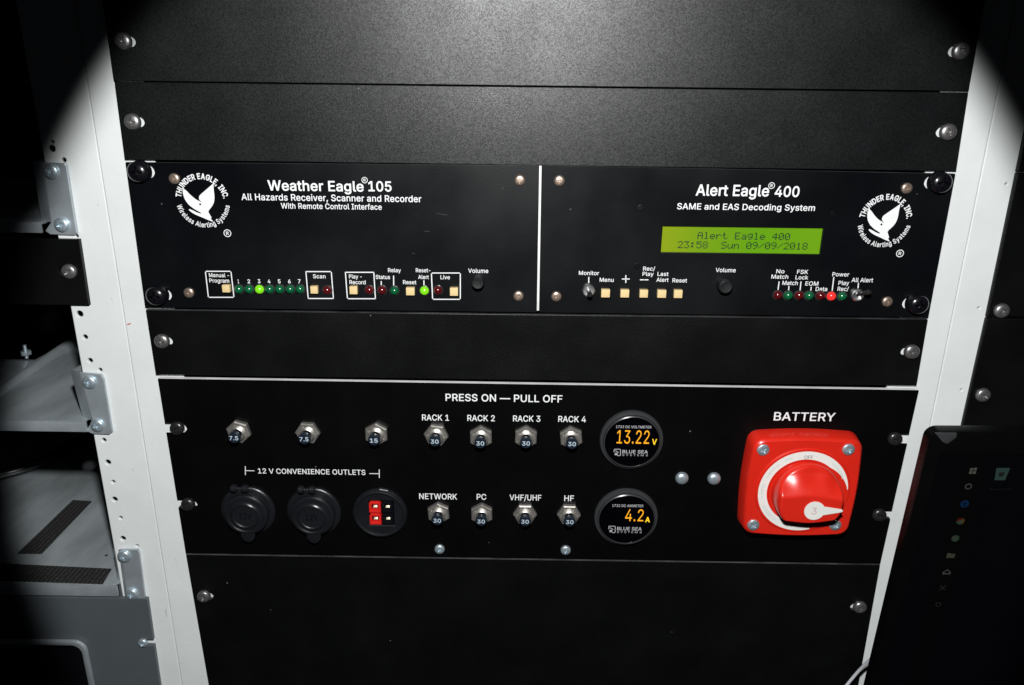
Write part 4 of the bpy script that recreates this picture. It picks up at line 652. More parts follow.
HEX = lathe([(8.0, 0), (8.0, 2.7), (7.3, 3.3), (6.3, 3.4), (6.1, 2.6), (5.4, 2.4), (5.0, 2.0)], 6); HEX.materials.append(M['nut'])
for p in HEX.polygons: p.use_smooth = False
prof = [(4.9, 1.5)]
for k in range(5): prof += [(5.0, 3.0+k*0.6), (4.35, 3.3+k*0.6)]
prof += [(4.8, 6.1), (4.3, 6.5), (3.9, 6.5), (3.7, 5.2), (2.9, 5.0)]
COLLAR = lathe(prof, 28); COLLAR.materials.append(M['nut'])
BUTT = lathe([(3.0, 6.0), (3.0, 8.2), (3.75, 8.5), (3.75, 10.6), (3.4, 11.0), (0, 11.0)], 28); BUTT.materials.append(M['button'])
def breaker(px, py, amps, capname, rot):
    c = P(px, py, WE-1.5); loc = Vector((c.x, WE, c.z))
    o = put('breaker', HEX, None, E_, loc, label=capname); o.rotation_euler = (0, rot, 0)
    # sub-parts stay upright: undo the nut's turn
    def sub(name, me, m_=None):
        s = put(name, me, m_, o, loc); s.rotation_euler = (0, -rot, 0); return s
    sub('collar', COLLAR); sub('button', BUTT)
    g, fs = glyphs(amps, 0.02); x0 = (min(v[0] for v in g)+max(v[0] for v in g))/2; wd = max(v[0] for v in g)-min(v[0] for v in g)
    W_ = 5.7 if len(amps) > 2 else 5.0
    me, _ = mesh([((v[0]-x0)*min(W_/wd, 6.4), -11.12-v[2]*0.006, (v[1]-0.26)*5.4) for v in g], fs, origin=Vector((0, 0, 0)), fix=False)
    sub('rating_lettering', me, M['ratingink'])
for px, py, a_, l_, r_ in ((238.8,431.6,'7.5','7.5 amp breaker, leftmost of the row',0.3), (307.8,432.7,'7.5','7.5 amp breaker, second of the row',0.05), (376.4,434.0,'15','15 amp breaker above the outlets bracket',0.52),
        (436.2,435.0,'30','30 amp breaker under RACK 1',0.12), (481,436.8,'30','30 amp breaker under RACK 2',0.5), (525.9,436.8,'30','30 amp breaker under RACK 3',0.55), (571.1,437.4,'30','30 amp breaker under RACK 4',0.42),
        (438.6,513.0,'30','30 amp breaker under NETWORK',0.45), (481.8,513.8,'30','30 amp breaker under PC',0.5), (525.0,514.0,'30','30 amp breaker under VHF/UHF',0.0), (568.9,514.4,'30','30 amp breaker under HF',0.02)):
    breaker(px, py, a_, l_, r_)
for q in ((439.5, 550.0), (565.8, 551.0)): screw(S_SMALL, *q, E_, w=WE)
for q in ((682.3, 479.0), (714.5, 479.4)):
    c = P(*q, WE-1.5); put('dome_bolt', S_PLAIN, None, E_, (c.x, WE, c.z))

# gauges
def gauge(px, py, title, value, unit_, tx, vx, ux, bx, lab, vmat):
    c = P(px, py, WE); loc = Vector((c.x, WE, c.z)); R = P(px+31.8, py, WE).x-c.x
    o = put('gauge', lathe([(R, 0), (R, 1.8), (R-.5, 2.6), (R-2.0, 3.0), (R-2.2, 2.4), (R-2.3, 4.6), (R-2.9, 5.0), (R-3.1, 4.4), (R-3.1, 3.6)], 72), M['bezelgrey'], E_, loc, label=lab)
    g = put('display_glass', lathe([(R-3.0, 4.0), (0, 4.0)], 72), M['glass'], o, loc)
    wg = WE-4.12
    text(title, tx[0], tx[2], tx[1], tx[2], 2.5, M['dispink'], g, w=wg, bold=0.01)
    text(value, vx[0], vx[3], vx[1], vx[3], vx[3]-vx[2], vmat, g, w=wg, bold=0.0, name='reading')
    text(unit_, ux[0], ux[3], ux[1], ux[3], ux[3]-ux[2], M['amber2'], g, w=wg, bold=0.03, name='reading')
    text('BLUE SEA', bx[0], bx[2], bx[1], bx[2], 3.3, M['dispink'], g, w=wg, bold=0.014)
    text('SYSTEMS', bx[0], bx[2]+2.6, bx[1], bx[2]+2.6, 1.7, M['dispink'], g, w=wg, bold=0.0, spacing=1.5)
    x0 = bx[0]-8.2; x1 = bx[0]-1.8; y0 = bx[2]-4.2; y1 = bx[2]+2.2; xm = (x0+x1)/2; ym = (y0+y1)/2
    strokes('brand_mark', [(x0,ym-.6,x0,y0),(x0,y0,x1,y0),(x1,y0,x1,y1),(x1,y1,xm+.4,y1),(x0+1,ym+1.6,xm,ym+1.6),(x0+1,ym+2.4,xm,ym+2.4),(x0+1,ym+.8,xm,ym+.8),(x0+1.5,y0+1.5,xm+1.0,ym)], 0.42, M['dispink'], g, w=wg)
gauge(631.2, 439.2, '1733 DC VOLTMETER', '13.22', 'V', (615.9, 651.3, 428.2), (616.5, 649.0, 430.4, 443.6), (651.8, 656.6, 439.0, 444.8), (622.3, 647.8, 453.4), 'round voltmeter reading 13.22 V', M['amber'])
gauge(625.8, 516.2, '1732 DC AMMETER', '4.2', 'A', (612.2, 643.3, 507.0), (625.0, 643.2, 509.4, 521.2), (645.0, 649.8, 517.0, 522.3), (617.0, 641.6, 530.4), 'round ammeter reading 4.2 A', M['amber'])

# covered 12 V outlets
def outlet(px, py, lab):
    c = P(px, py, WE); loc = Vector((c.x, WE, c.z)); R = P(px+26.8, py, WE).x-c.x
    o = put('outlet', lathe([(R, 0), (R, 1.6), (R-.6, 2.2), (R-2.2, 2.6), (R-3.4, 2.4), (R-4, 3.6), (0, 3.6)], 56), M['outlet'], E_, loc, label=lab)
    rc = R-3.4
    oc = loc+Vector((0, -3.6, -0.4))
    cap = put('cap', lathe([(rc, 0), (rc, 2.6), (rc-.8, 3.5), (rc-2.4, 3.8), (rc-2.9, 3.2), (rc-4.8, 3.3), (rc-5.6, 3.8), (rc-6.2, 4.3), (rc-6.8, 3.9), (0, 3.9)], 56), M['outlet'], o, oc)
    mb = MB(); z0 = oc.z-rc
    mb.prism([Vector((oc.x-4.6+dx, oc.y-1.0, z)) for dx, z in ((-0.4, z0+4), (0, z0-2.5), (1.8, z0-5.2), (4.6, z0-6.2), (7.4, z0-5.2), (9.2, z0-2.5), (9.6, z0+4))], (0, -2.2, 0)); mb.build('tab', M['outlet'], cap, bevel=0.5)
    for dx in (-6.6, 0.8):
        mb = MB(); zz = loc.z+R+0.6; mb.tube([(loc.x+dx-2.0, WE-4.6, zz), (loc.x+dx-1.2, WE-4.6, zz), (loc.x+dx+1.2, WE-4.6, zz), (loc.x+dx+2.0, WE-4.6, zz)], [2.0, 2.7, 2.7, 2.0], 18); mb.build('hinge', M['outlet'], o, smooth=40)
    g, fs = glyphs('12V', 0.02); x0 = (min(v[0] for v in g)+max(v[0] for v in g))/2
    me, og = mesh([(oc.x+(v[0]-x0)*6.0, oc.y-3.98-v[2]*0.006, oc.z+(v[1]-0.26)*8.5) for v in g], fs, fix=False); put('embossed_lettering', me, M['blackgloss'], cap, og)
outlet(248.9, 509.6, 'closed round 12V outlet, left one of the pair'); outlet(314.6, 510.8, 'closed round 12V outlet, right one of the pair')
# connector outlet
c = P(380.6, 511.4, WE); loc = Vector((c.x, WE, c.z)); R = P(407.8, 511.4, WE).x-c.x
h0 = P(368.4, 500.8, WE-3); h1 = P(394.2, 525.0, WE-3)
a0 = (h0.x-loc.x, h1.z-loc.z, h1.x-loc.x, h0.z-loc.z)
hole = [(h0.x, h1.z), (h1.x, h1.z), (h1.x, h0.z), (h0.x, h0.z)]
co = plate('connector_outlet', circ(loc.x, loc.z, R, 56), [hole], WE-3.2, 3.2, M['outlet'], E_, 0.9, label='round outlet holding two red and two black plug sockets')
put('rim', lathe([(R-.6, 3.0), (R-1.0, 3.9), (R-2.0, 4.3), (R-3.0, 3.9), (R-3.4, 3.1)], 56), M['outlet'], co, loc)
mb = MB(); mb.tube([(loc.x+0.5, WE-2, loc.z+R-0.6), (loc.x+6.0, WE-2, loc.z+R-1.6)], 1.8, 12); mb.build('hinge', M['outlet'], co, smooth=40)
gw = (h1.x-h0.x)/2; gh = (h0.z-h1.z)/2
for i in range(2):
    for j in range(2):
        xa = h0.x+i*gw+0.25; xb = xa+gw-0.5; za = h1.z+(1-j)*gh+0.4; zb = za+gh-0.8
        o_ = (xa+xb)/2; q_ = (za+zb)/2
        s = plate('socket', [(xa, za), (xb, za), (xb, zb-1.6), (xb-1.0, zb), (xa+1.0, zb), (xa, zb-1.6)], [[(o_-2.3, q_-2.4), (o_+2.3, q_-2.4), (o_+2.3, q_+2.2), (o_-2.3, q_+2.2)]], WE-3.6, 6.0, M['redconn'] if i == 0 else M['blackgloss'], co, 0.25, label=('red' if i == 0 else 'black')+' plug socket')
        mb = MB(); mb.prism([Vector((o_-1.4, WE-2.0, q_-1.1)), Vector((o_+1.4, WE-2.0, q_-1.1)), Vector((o_+1.2, WE-1.2, q_+0.3)), Vector((o_-1.2, WE-1.2, q_+0.3))], (0, 1.5, 0)); mb.build('contact', M['contact'], s, bevel=0.2)
# back wall of the opening
mb = MB(); mb.box((h0.x-1, WE+2.2, h1.z-1), (h1.x+1, WE+2.9, h0.z+1)); mb.build('backing', M['recess'], co)

# battery switch
bx0, bzt = xz(746.6, 433.0, WE); bx1 = xz(856.2, 433.0, WE)[0]; bzb = xz(740, 531.0, WE-4)[1]
DB = 12.5
bc = P(803.2, 490.5, WE-DB); half = 36.0
cxs = bc.x-0.6; czs = bc.z+1.2; rzs = czs-1.4
def sq(hx, cut, bow, n=9):
    pts = []
    q = [(-1, -1), (1, -1), (1, 1), (-1, 1)]
    for s in range(4):
        ax, az = q[s]; ex, ez = q[(s+1) % 4]
        for k in range(n+1):
            t = k/n; t2 = cut/(2*hx)+(1-cut/hx)*t
            x = hx*(ax+(ex-ax)*t2); z = hx*(az+(ez-az)*t2); bo = bow*math.sin(math.pi*t)
            nx, nz = ((0, -1), (1, 0), (0, 1), (-1, 0))[s]
            pts.append((x+nx*bo, z+nz*bo))
    # round the corners
    out = []
    m_ = len(pts)
    for i in range(m_):
        a = pts[i]; b2 = pts[(i+1) % m_]; out.append(a)
        if (i+1) % (n+1) == 0:
            # corner between side end a and next side start b2
            s = i//(n+1); cxx, czz = q[(s+1) % 4]; C_ = (cxx*hx, czz*hx)
            for k in range(1, 6):
                t = k/6; out.append(((1-t)**2*a[0]+2*t*(1-t)*C_[0]+t*t*b2[0], (1-t)**2*a[1]+2*t*(1-t)*C_[1]+t*t*b2[1]))
    return out
mb = MB(); layers = [(0, 1.0), (-1.5, 1.0), (-DB+2.0, 0.972), (-DB+0.8, 0.955), (-DB, 0.925)]
base = sq(half, 9.0, 1.2); n = len(base); vs = []
for h, s in layers: vs += [(cxs+x*s, WE+h, czs+z*s) for x, z in base]
fs = []
for l in range(len(layers)-1):
    for k in range(n): fs.append((l*n+k, l*n+(k+1) % n, (l+1)*n+(k+1) % n, (l+1)*n+k))
# front face with a dished round centre
NR = 20.5; prev = (len(layers)-1)*n
def radial(r, h):
    out = []
    for x, z in base:
        a = math.atan2(z, x); out.append((cxs+r*math.cos(a), WE+h, rzs+r*math.sin(a)))
    return out
for r, h in ((30.8, -DB), (30.0, -DB-0.9), (22.5, -DB-1.0), (21.5, -DB-0.4), (20, -DB-0.4)):
    vs += radial(r, h); cur = prev+n
    for k in range(n): fs.append((prev+k, prev+(k+1) % n, cur+(k+1) % n, cur+k))
    prev = cur
fs.append(tuple(prev+k for k in range(n)))
me, og = mesh(vs, fs, 28); body = put('battery_switch', me, M['red'], E_, og, label='square red rotary switch with white ring')
for px, py in ((763.5, 450.4), (849.0, 450.0), (753.6, 525.6), (835.6, 525.6)):
    c = P(px, py, WE-DB-1); put('screw', S_SWITCH, None, body, (c.x, WE-DB+0.1, c.z), rot=(0, random.uniform(0.5, 1.1), 0))
wr = WE-DB-1.12
mb = MB(); n = 96; a0 = -62; a1 = 366 - 360 + 360 - 0
va = []
for k in range(n+1):
    t = k/n; a = math.radians(4+(286-4)*t + 0)
    ew = min(1.0, t/0.16, (1-t)/0.05+0.25)
    ro = 28.8; ri = ro-0.3-5.3*max(0.04, ew)
    va += [(cxs+ro*math.cos(a), wr, rzs+ro*math.sin(a)), (cxs+ri*math.cos(a), wr, rzs+ri*math.sin(a))]
mb.add(va, [(2*k, 2*k+1, 2*k+3, 2*k+2) for k in range(n)])
ring = mb.build('ring_label', M['label_white'], body)
text('OFF', 804.2, 458.9, 812.8, 459.1, 3.4, M['darkink'], ring, w=wr-0.06, bold=0.0)
mb = MB()
random.seed(3)
for a0_, a1_ in ((22, 52), (112, 124), (132, 158), (168, 190), (204, 236)):
    a_ = a0_
    while a_ < a1_:
        da = random.uniform(1.6, 3.0); rr_ = 26.2+random.uniform(-.2, .2); hh_ = random.uniform(0.5, 1.0)
        q_ = []
        for r__, t__ in ((rr_-hh_, a_), (rr_-hh_, a_+da*.5), (rr_+hh_, a_+da*.5), (rr_+hh_, a_)):
            t__ = math.radians(t__); q_.append((cxs+r__*math.cos(t__), wr-0.06, rzs+r__*math.sin(t__)))
        mb.add(q_, [(0, 1, 2, 3)]); a_ += da
mb.build('worn_print', M['paleink'], ring)
# knob: round skirt, dished shoulders and a raised grip bar across the middle
NG = 90; RK = 21.6; vs = []; fs = []
def kh(x, z):
    q = math.hypot(x, z)/RK
    base_h = 4.0
    hwz = 8.3+0.9*math.cos(x/RK*math.pi)-(1.2 if x > 0 else 0.0)*min(1, abs(x)/RK)
    zz = z+5.4
    wl = 13.0 if zz > 0 else 3.0
    s = max(0.0, min(1.0, (hwz+wl-abs(zz))/wl)); s = s*s*(3-2*s)
    ln = max(0.0, min(1.0, (RK+0.4-abs(x))/3.5)); ln = math.sqrt(1-(1-ln)**2)
    rim = max(0.0, min(1.0, (1-q)/0.10)); rim = math.sqrt(1-(1-rim)**2)
    lump = 3.6*math.exp(-((z-12)/6.0)**2-((x+7)/8)**2)+2.8*math.exp(-((z-11)/6.0)**2-((x-9)/7)**2)
    return base_h*rim+(lump*(1-s)+10.0*s*ln)*min(1, rim*1.5)
for j in range(NG+1):
    for i in range(NG+1):
        u = 2*i/NG-1; v = 2*j/NG-1
        x = RK*u*math.sqrt(1-v*v/2); z = RK*v*math.sqrt(1-u*u/2)
        hh = kh(x, z)
        vs.append((x, -hh, z))
for j in range(NG):
    for i in range(NG):
        a = j*(NG+1)+i; fs.append((a, a+1, a+NG+2, a+NG+1))
me, _ = mesh(vs, fs, None, Vector((0, 0, 0)))
shade(me, 70)
KB = WE-DB-0.5
czs = rzs-0.3; cxs += 1.4
kn = put('knob', me, M['red'], body, (cxs, KB, czs))
ztop = KB-14.3
cxs += 2.6; czs -= 5.5
# white pointer label lying on the grip bar
pts = []
r0 = 6.5
for k in range(25):
    a = math.radians(28+304*k/24); pts.append((cxs-0.5+r0*math.cos(a), czs+r0*math.sin(a)))
pts += [(cxs+16.6, czs-0.7), (cxs+17.4, czs+0.3), (cxs+16.6, czs+1.3)]
plate('pointer_label', pts, [], ztop-0.25, 0.4, M['label_white'], kn, 0.05)
g, fs = glyphs('3', 0.0)
gx0 = (min(v[0] for v in g)+max(v[0] for v in g))/2
me, og = mesh([(cxs-0.8+(v[0]-gx0)*9.5, ztop-0.32, czs+(v[1]-0.26)*9.5) for v in g], fs, fix=False); 
M['pink'] = mat('faded_pink_ink', (0.60, 0.38, 0.37), 0.6); put('lettering', me, M['pink'], kn, og)

# ------------------------------------------------------------------ left bay: shelves, black panel, grey faced unit
WS = 1.2
def ear(t, pts, back, screws, mname='bracket'):
    """upright bracket: front plate (photo points, depth WS) with a side folded into the rack"""
    c = [xz(*q, WS) for q in pts]
    (xa, za), (xb, zb) = c[0], c[-1]
    f = 0.30*(c[1][0]-xa)
    o = plate(mname, [(xa+f, za)]+c[1:-1]+[(xb+f, zb)], [], WS, 2.0, M['alu_front'], t, 0.5)
    k = (-CAM.y+WS+7)/(-CAM.y+WS)            # the bent strip stands deeper, so its edge is drawn that much wider
    dl = lambda x, z, ex=0: Vector((CAM.x+(x-CAM.x)*k, WS+7, CAM.z+(z-CAM.z)*k+ex))
    A_ = Vector((xa+f+0.05, WS+0.1, za)); B_ = Vector((xb+f+0.05, WS+0.1, zb)); D_2 = dl(xa, za, 1.0); C_2 = dl(xb, zb)
    mb = MB(); mb.prism([A_, B_, C_2, D_2], (0.4, 1.8, 0)); mb.build('bent_edge', M['alu_front'], o, bevel=0.25)
    mb = MB(); mb.prism([D_2+Vector((0, .2, 0)), C_2+Vector((0, .2, 0)), C_2+Vector((0.6, back, 0)), D_2+Vector((0.6, back, 0))], (1.8, 0.4, 0)); mb.build('bracket_fold', M['alu_front'], o, bevel=0.25)
    for px, py in screws: 
        cc = P(px, py, WS-1.5); put('screw', S_ZINC, None, o, (cc.x, WS, cc.z), rot=(0, random.uniform(0, 1.5), 0))
    return o
SG = 'metal shelves in the left bay'
def shelf(label, lip_l, lip_r, lip_h, floor_pts, z, loc):
    t = thing('metal_shelf', label, 'shelf', loc, SG)
    mb = MB(); mb.prism([Vector((p.x, p.y, z)) for p in floor_pts], (0, 0, -1.6)); fl = mb.build('shelf_plate', M['alu'], t, bevel=0.3)
    return t
# shelf 2 (middle)
z2 = P(40, 420.5, WS).z
fr = [H(-260, 417, z2), H(76, 421.0, z2)]
fr = [Vector((P(-240, 418, WS).x, WS+0.6, z2)), Vector((P(84, 421, WS).x, WS+0.6, z2))]
t2 = shelf('middle bare metal shelf of the left bay, with a bolt standing on it', None, None, None,
           [fr[0], fr[1], Vector((fr[1].x, 185, z2)), Vector((H(74, 338, z2).x, 185, z2)), H(76, 337.5, z2), H(35, 359.5, z2), Vector((fr[0].x, H(0, 359.5, z2).y, z2))], z2, (fr[0].x*0.5+fr[1].x*0.5, 60, z2-8))
mb = MB(); a = xz(-240, 418, WS); b_ = xz(88, 431.5, WS); mb.box((a[0], WS-1.0, b_[1]), (b_[0], WS+0.8, z2-0.1)); mb.build('front_lip', M['alu_front'], t2, bevel=0.4)
ear(t2, [(70.6, 372.5), (101, 374.5), (103.5, 379), (112.2, 432), (109, 434.6), (92, 434), (86, 431), (83.5, 420)], 22, ((88.6, 382.6), (96.8, 426.0)))
# diagonal stiffening fold and the raised plate left of it
mb = MB()
fa = H(-12, 402, z2); fb = H(22, 377, z2); fc = H(77, 341, z2)
up_ = Vector((0, 0, 1))
mb.tube([fa+up_*0.4, fb+up_*0.6, fc+up_*1.0], [3.4, 3.8, 4.6], 16); mb.build('stiffening_fold', M['alu'], t2, smooth=60)
mb = MB(); zr = z2+2.2; mb.prism([H(-200, 361, zr), H(36.5, 361, zr), H(20, 374, zr), H(-10, 396, zr), H(-60, 430, zr), H(-200, 430, zr)], (0, 0, -1.8)); mb.build('raised_plate', M['alu_front'], t2, bevel=0.3)
bt = H(27, 358.2, zr)
o = put('bolt', lathe([(1.6, 0), (1.6, 0.1)], 8), M['zinc'], t2, bt)
bpy.data.objects.remove(o)
mb = MB(); mb.tube([bt, bt+Vector((0, 0, 11))], 1.4, 12); bo = mb.build('bolt', M['zinc'], t2, smooth=40)
mb = MB(); hx = [bt+Vector((4.0*math.cos(math.pi/3*k+.2), 4.0*math.sin(math.pi/3*k+.2), 3.0)) for k in range(6)]; mb.prism(hx, (0, 0, 3.2)); mb.build('nut', M['zinc'], bo, bevel=0.3)
# shelf 3 (lowest)
z3 = P(60, 585.0, WS).z
fx0 = P(-240, 585, WS).x; fx1 = P(112, 587, WS).x
t3 = shelf('lowest metal shelf of the left bay, with two black velvety strips on it', None, None, None,
           [Vector((fx0, WS+0.6, z3)), Vector((fx1, WS+0.6, z3)), Vector((fx1+6, WS+8, z3)), Vector((fx1+16, 260, z3)), Vector((fx0, 260, z3))], z3, ((fx0+fx1)/2, 100, z3-8))
mb = MB(); b_ = xz(119, 595.8, WS); mb.box((fx0, WS-1.0, b_[1]), (b_[0], WS+0.8, z3-0.1)); mb.build('front_lip', M['alu_front'], t3, bevel=0.4)
ear(t3, [(113.5, 549.8), (137.6, 549.8), (139.2, 553), (145.0, 597.5), (142.5, 600), (126, 600), (120, 597)], 12, ((123.4, 557.0), (131.2, 594.9)))
mb = MB(); zs = z3+0.9
mb.prism([H(72.8, 499.9, zs), H(91.5, 501, zs), H(41.6, 553.2, zs), H(17.5, 553.0, zs)], (0, 0, -0.85)); mb.build('hook_strip', M['velcro'], t3)
mb = MB(); mb.prism([H(-60, 560, zs), H(16.6, 564, zs), H(111.4, 568.6, zs), H(102.5, 583.4, zs), H(16, 580.5, zs), H(-60, 577, zs)], (0, 0, -0.85)); mb.build('hook_strip', M['velcro'], t3)
cc = H(106.3, 555.5, z3+0.1); mb = MB(); mb.tube([cc, cc+Vector((0, 0, 0.2))], 1.1, 12); mb.build('rivet_hole', M['recess'], t3)
# shelf 1 (top)
z1 = P(16, 221.5, WS).z
fx0 = P(-240, 220, WS).x; fx1 = P(42, 223, WS).x
t1 = shelf('topmost metal shelf in the left bay, mostly lost in the dark corner', None, None, None,
           [Vector((fx0, WS+0.6, z1)), Vector((fx1, WS+0.6, z1)), Vector((fx1+6, 190, z1)), Vector((fx0, 190, z1))], z1, ((fx0+fx1)/2, 80, z1-8))
mb = MB(); b_ = xz(43, 232.8, WS); mb.box((fx0, WS-1.0, b_[1]), (b_[0], WS+0.8, z1-0.1)); mb.build('front_lip', M['alu_front'], t1, bevel=0.4)
ear(t1, [(32.6, 162.4), (64.4, 163.2), (66.5, 166), (77.0, 233), (74, 235.5), (50, 234.5), (45, 231), (41.5, 222)], 22, ((50.3, 171.6), (60.9, 225.0)))
# black panel of the left bay
sl = xz(78.7, 239.4, 0); sb = xz(88.6, 305.3, 0)
panel('side_panel', 'black panel with one visible screw, between the topmost and the middle metal shelf', 'panel',
      [(-9999, sl[0]-482, sl[1]), (78.7, 239.4), (88.6, 305.3), (-9999, sl[0]-480, sb[1])], [(68.3, 271.8, 1)], material=M['powder2'], group='black panels of the neighbouring bays')
# grey faced unit
c0 = xz(147.4, 598.6, WS-0.8); c1 = xz(160, 685, WS-0.8); 
gp = thing('grey_unit', 'grey faced equipment unit with a black rounded opening, under the lowest metal shelf', 'equipment', (c0[0]-150, 0, c0[1]-140))
sN = P(142.5, 643.5, -1)
dx = (c1[0]-c0[0])/(c1[1]-c0[1])
out = [(c0[0]-470, c0[1]-150), (c0[0]+dx*-150, c0[1]-150)]
ze = sN.z-2.6; out.append((c0[0]+dx*(ze-c0[1]), ze))
for k in range(9):
    a = math.pi*k/8; out.append((sN.x+2.6-2.6*math.sin(a), sN.z-2.6*math.cos(a)))
ze = sN.z+2.6; out.append((c0[0]+dx*(ze-c0[1]), ze)); out += [c0, (c0[0]-470, c0[1])]
q1 = xz(84.6, 641, 0)
hx1 = q1[0]; hz1 = q1[1]
plate('faceplate', out, [rrect(hx1-300, hz1-110, hx1, hz1, 8)], 0, 3.0, M['greyface'], gp, 0.3)
put('screw', S_SMALL, None, gp, (sN.x, 0, sN.z), rot=(0, .4, 0))
plate('opening_frame', rrect(hx1-301, hz1-111, hx1+2.2, hz1+2.2, 9), [rrect(hx1-297, hz1-107, hx1-2.0, hz1-2.0, 7)], -3.4, 3.3, M['alu_front'], gp, 1.3)
mb = MB(); mb.box((hx1-298, 0.6, hz1-108), (hx1-1, 4, hz1-1)); mb.build('dark_window', M['blackgloss'], gp)
mb = MB(); mb.box((c0[0]-440, 3.4, c0[1]-148), (c0[0]-26, 200, c0[1]-3)); mb.build('casing', M['powder2'], gp, bevel=0.6)
# cables
zc = z3+3.2
zc += 1.5
cpts = [H(-60, 486, zc), H(-20, 480, zc), H(8, 473, zc), H(26, 468, zc), H(45, 460.5, zc), H(68, 447, zc), H(96, 432, zc), H(130, 412, zc)]
mb = MB()
def smooth_pts(p, n=8):
    out = []
    for i in range(len(p)-1):
        a = p[max(i-1, 0)]; b2 = p[i]; c2 = p[i+1]; d = p[min(i+2, len(p)-1)]
        for k in range(n):
            t = k/n; out.append(0.5*((2*b2)+(-a+c2)*t+(2*a-5*b2+4*c2-d)*t*t+(-a+3*b2-3*c2+d)*t**3))
    out.append(p[-1]); return out
mb.tube(smooth_pts(cpts), 4.6, 16)
def tagthing(o, label, cat, group=None):
    o['label'] = label; o['category'] = cat
    if group: o['group'] = group
    return o
tagthing(mb.build('cable', M['cable'], None, smooth=60), 'glossy black cable lying at the back of the lowest metal shelf', 'cable')
mb = MB(); w_ = -8
cp = [P(806, 745, -30), P(825, 712, -22), P(846, 686, -14), P(860, 669.5, -12), P(872, 658.5, -16), P(890, 645, -22)]
mb.tube(smooth_pts(cp), 1.1, 12); tagthing(mb.build('cable', M['greycable'], None, smooth=60), 'thin light grey cable crossing the white post at the bottom right', 'cable')

# ------------------------------------------------------------------ right bay
pr = [(1017.0, 172.0), (986.8, 317.4)]
def rpanel(label, tl, bl, screws, z_ext=None, notch=True):
    a = xz(*tl); b_ = xz(*bl) if bl else (a[0]-1.0, a[1]-z_ext)
    t = thing('side_panel', label, 'panel', (a[0]+240, 0, b_[1]), 'black panels of the neighbouring bays')
    plate('faceplate', [(b_[0], b_[1]), (a[0]+480, b_[1]), (a[0]+480, a[1]), (a[0], a[1])], [], 0, 3.0, M['powder2'], t, 0.8)
    for s in screws: screw(S_RACK, *s, t)
xx = xz(1017.2, 172.6)
rpanel('topmost black side panel of the right bay, nearly lost in the dark corner', (1033.5, 94), (1017.4, 171.4), ())
rpanel('black side panel of the right bay with one screw near its lower corner', (1017.2, 172.8), (987.1, 316.8), ((1002.7, 311.2),))
rpanel('black side panel of the right bay with one screw, just above the tablet', (986.8, 318.2), (957.6, 448.0), ((983.8, 395.6),))
rpanel('black side panel of the right bay hidden mostly behind the tablet', (957.3, 449.2), None, (), z_ext=180)

# tablet: leans forward a little, hangs in front of the right bay
TO = P(931.5, 432.0, -72); th = math.radians(4.6)
TD = Vector((0.012, math.sin(th), -math.cos(th))).normalized(); TN = Vector((0, -math.cos(th), -math.sin(th))); TX = TD.cross(TN).normalized()
if TX.x < 0: TX = -TX
def PT(px, py, off=0.0):
    d = ray(px, py); o = TO+TN*off; t = (o-CAM).dot(TN)/d.dot(TN); return CAM+d*t
def loc2(px, py):
    v = PT(px, py)-TO; return v.dot(TX), v.dot(TD)
tb = thing('tablet', 'black upright tablet computer with a dim screen and a column of small icons', 'tablet', TO+TD*270+TX*100)
def tplate(name, pts2, off, thick, material, parent, bevel=0, label=None):
    mb = MB(); mb.prism([TO+TX*a+TD*b_+TN*off for a, b_ in pts2], -TN*thick); return mb.build(name, material, parent, bevel=bevel, label=label)
W2, H2 = 175.0, 285.0
body2 = tplate('body', [(-x, -z) if False else (x, z) for x, z in rrect(0, 0, W2, H2, 6)], 0, 8, M['bezel'], tb, bevel=1.0)
sx0 = loc2(929.6, 496)[0]
scr = tplate('screen', [(sx0, 13), (W2-14, 13), (W2-14, H2-14), (sx0, H2-14)], 0.15, 0.4, M['screen'], tb)
tk0 = loc2(963.5, 470)[0]; tk1 = loc2(984.5, 470)[0]
tplate('taskbar', [(tk0, 13.2), (tk1, 13.2), (tk1, H2-14.2), (tk0, H2-14.2)], 0.3, 0.1, M['taskbar'], scr)
g0 = loc2(933.5, 427.5); 
tplate('corner_reflection', [(1.6, 0.2), (13.5, 0.2), (13.5, 3.0), (9.5, 7.0), (6.5, 5.5)], 1.2, 1.3, M['tab'], tb, bevel=0.3, label='small grey reflection built as a patch at the top corner of the tablet')  # a reflection shaped as a thin grey piece, no real fitting
def disc(cx, cy, r, n=20, a0=0, a1=360): return [(cx+r*math.cos(math.radians(a0+(a1-a0)*k/n)), cy+r*math.sin(math.radians(a0+(a1-a0)*k/n))) for k in range(n+(0 if a1-a0 == 360 else 1))]
def icon(parts, label):
    root = None
    for off, pts2, mk in parts:
        o = tplate('icon' if root is None else 'icon_detail', pts2, off, 0.05, M[mk], scr if root is None else root, label=label if root is None else None)
        root = root or o
def ringpts(cx, cy, r0, r1, n=24):
    return disc(cx, cy, r1, n)
def ic(px, py): return loc2(px, py)
x, y = ic(972.6, 470.6); k = 1.0
root = None
for dx, dy in ((-1.9, -1.9), (0.15, -2.1), (-1.9, 0.15), (0.15, 0.15)):
    o = tplate('icon' if root is None else 'icon_detail', [(x+dx, y+dy), (x+dx+1.7, y+dy), (x+dx+1.7, y+dy+1.7), (x+dx, y+dy+1.7)], 0.45, 0.05, M['ic_white'], scr if root is None else root, label='four pane start icon' if root is None else None); root = root or o
x, y = ic(968, 486); icon([(0.45, disc(x, y, 2.0), 'ic_grey'), (0.55, disc(x, y, 1.25), 'taskbar')], 'small grey circle icon')
x, y = ic(964.3, 503.5); icon([(0.45, disc(x, y, 2.4), 'ic_blue'), (0.55, disc(x, y+0.1, 1.3), 'taskbar'), (0.62, [(x-1.6, y-.25), (x+2.2, y-.25), (x+2.2, y+.35), (x-1.6, y+.35)], 'ic_blue')], 'blue letter e browser icon')
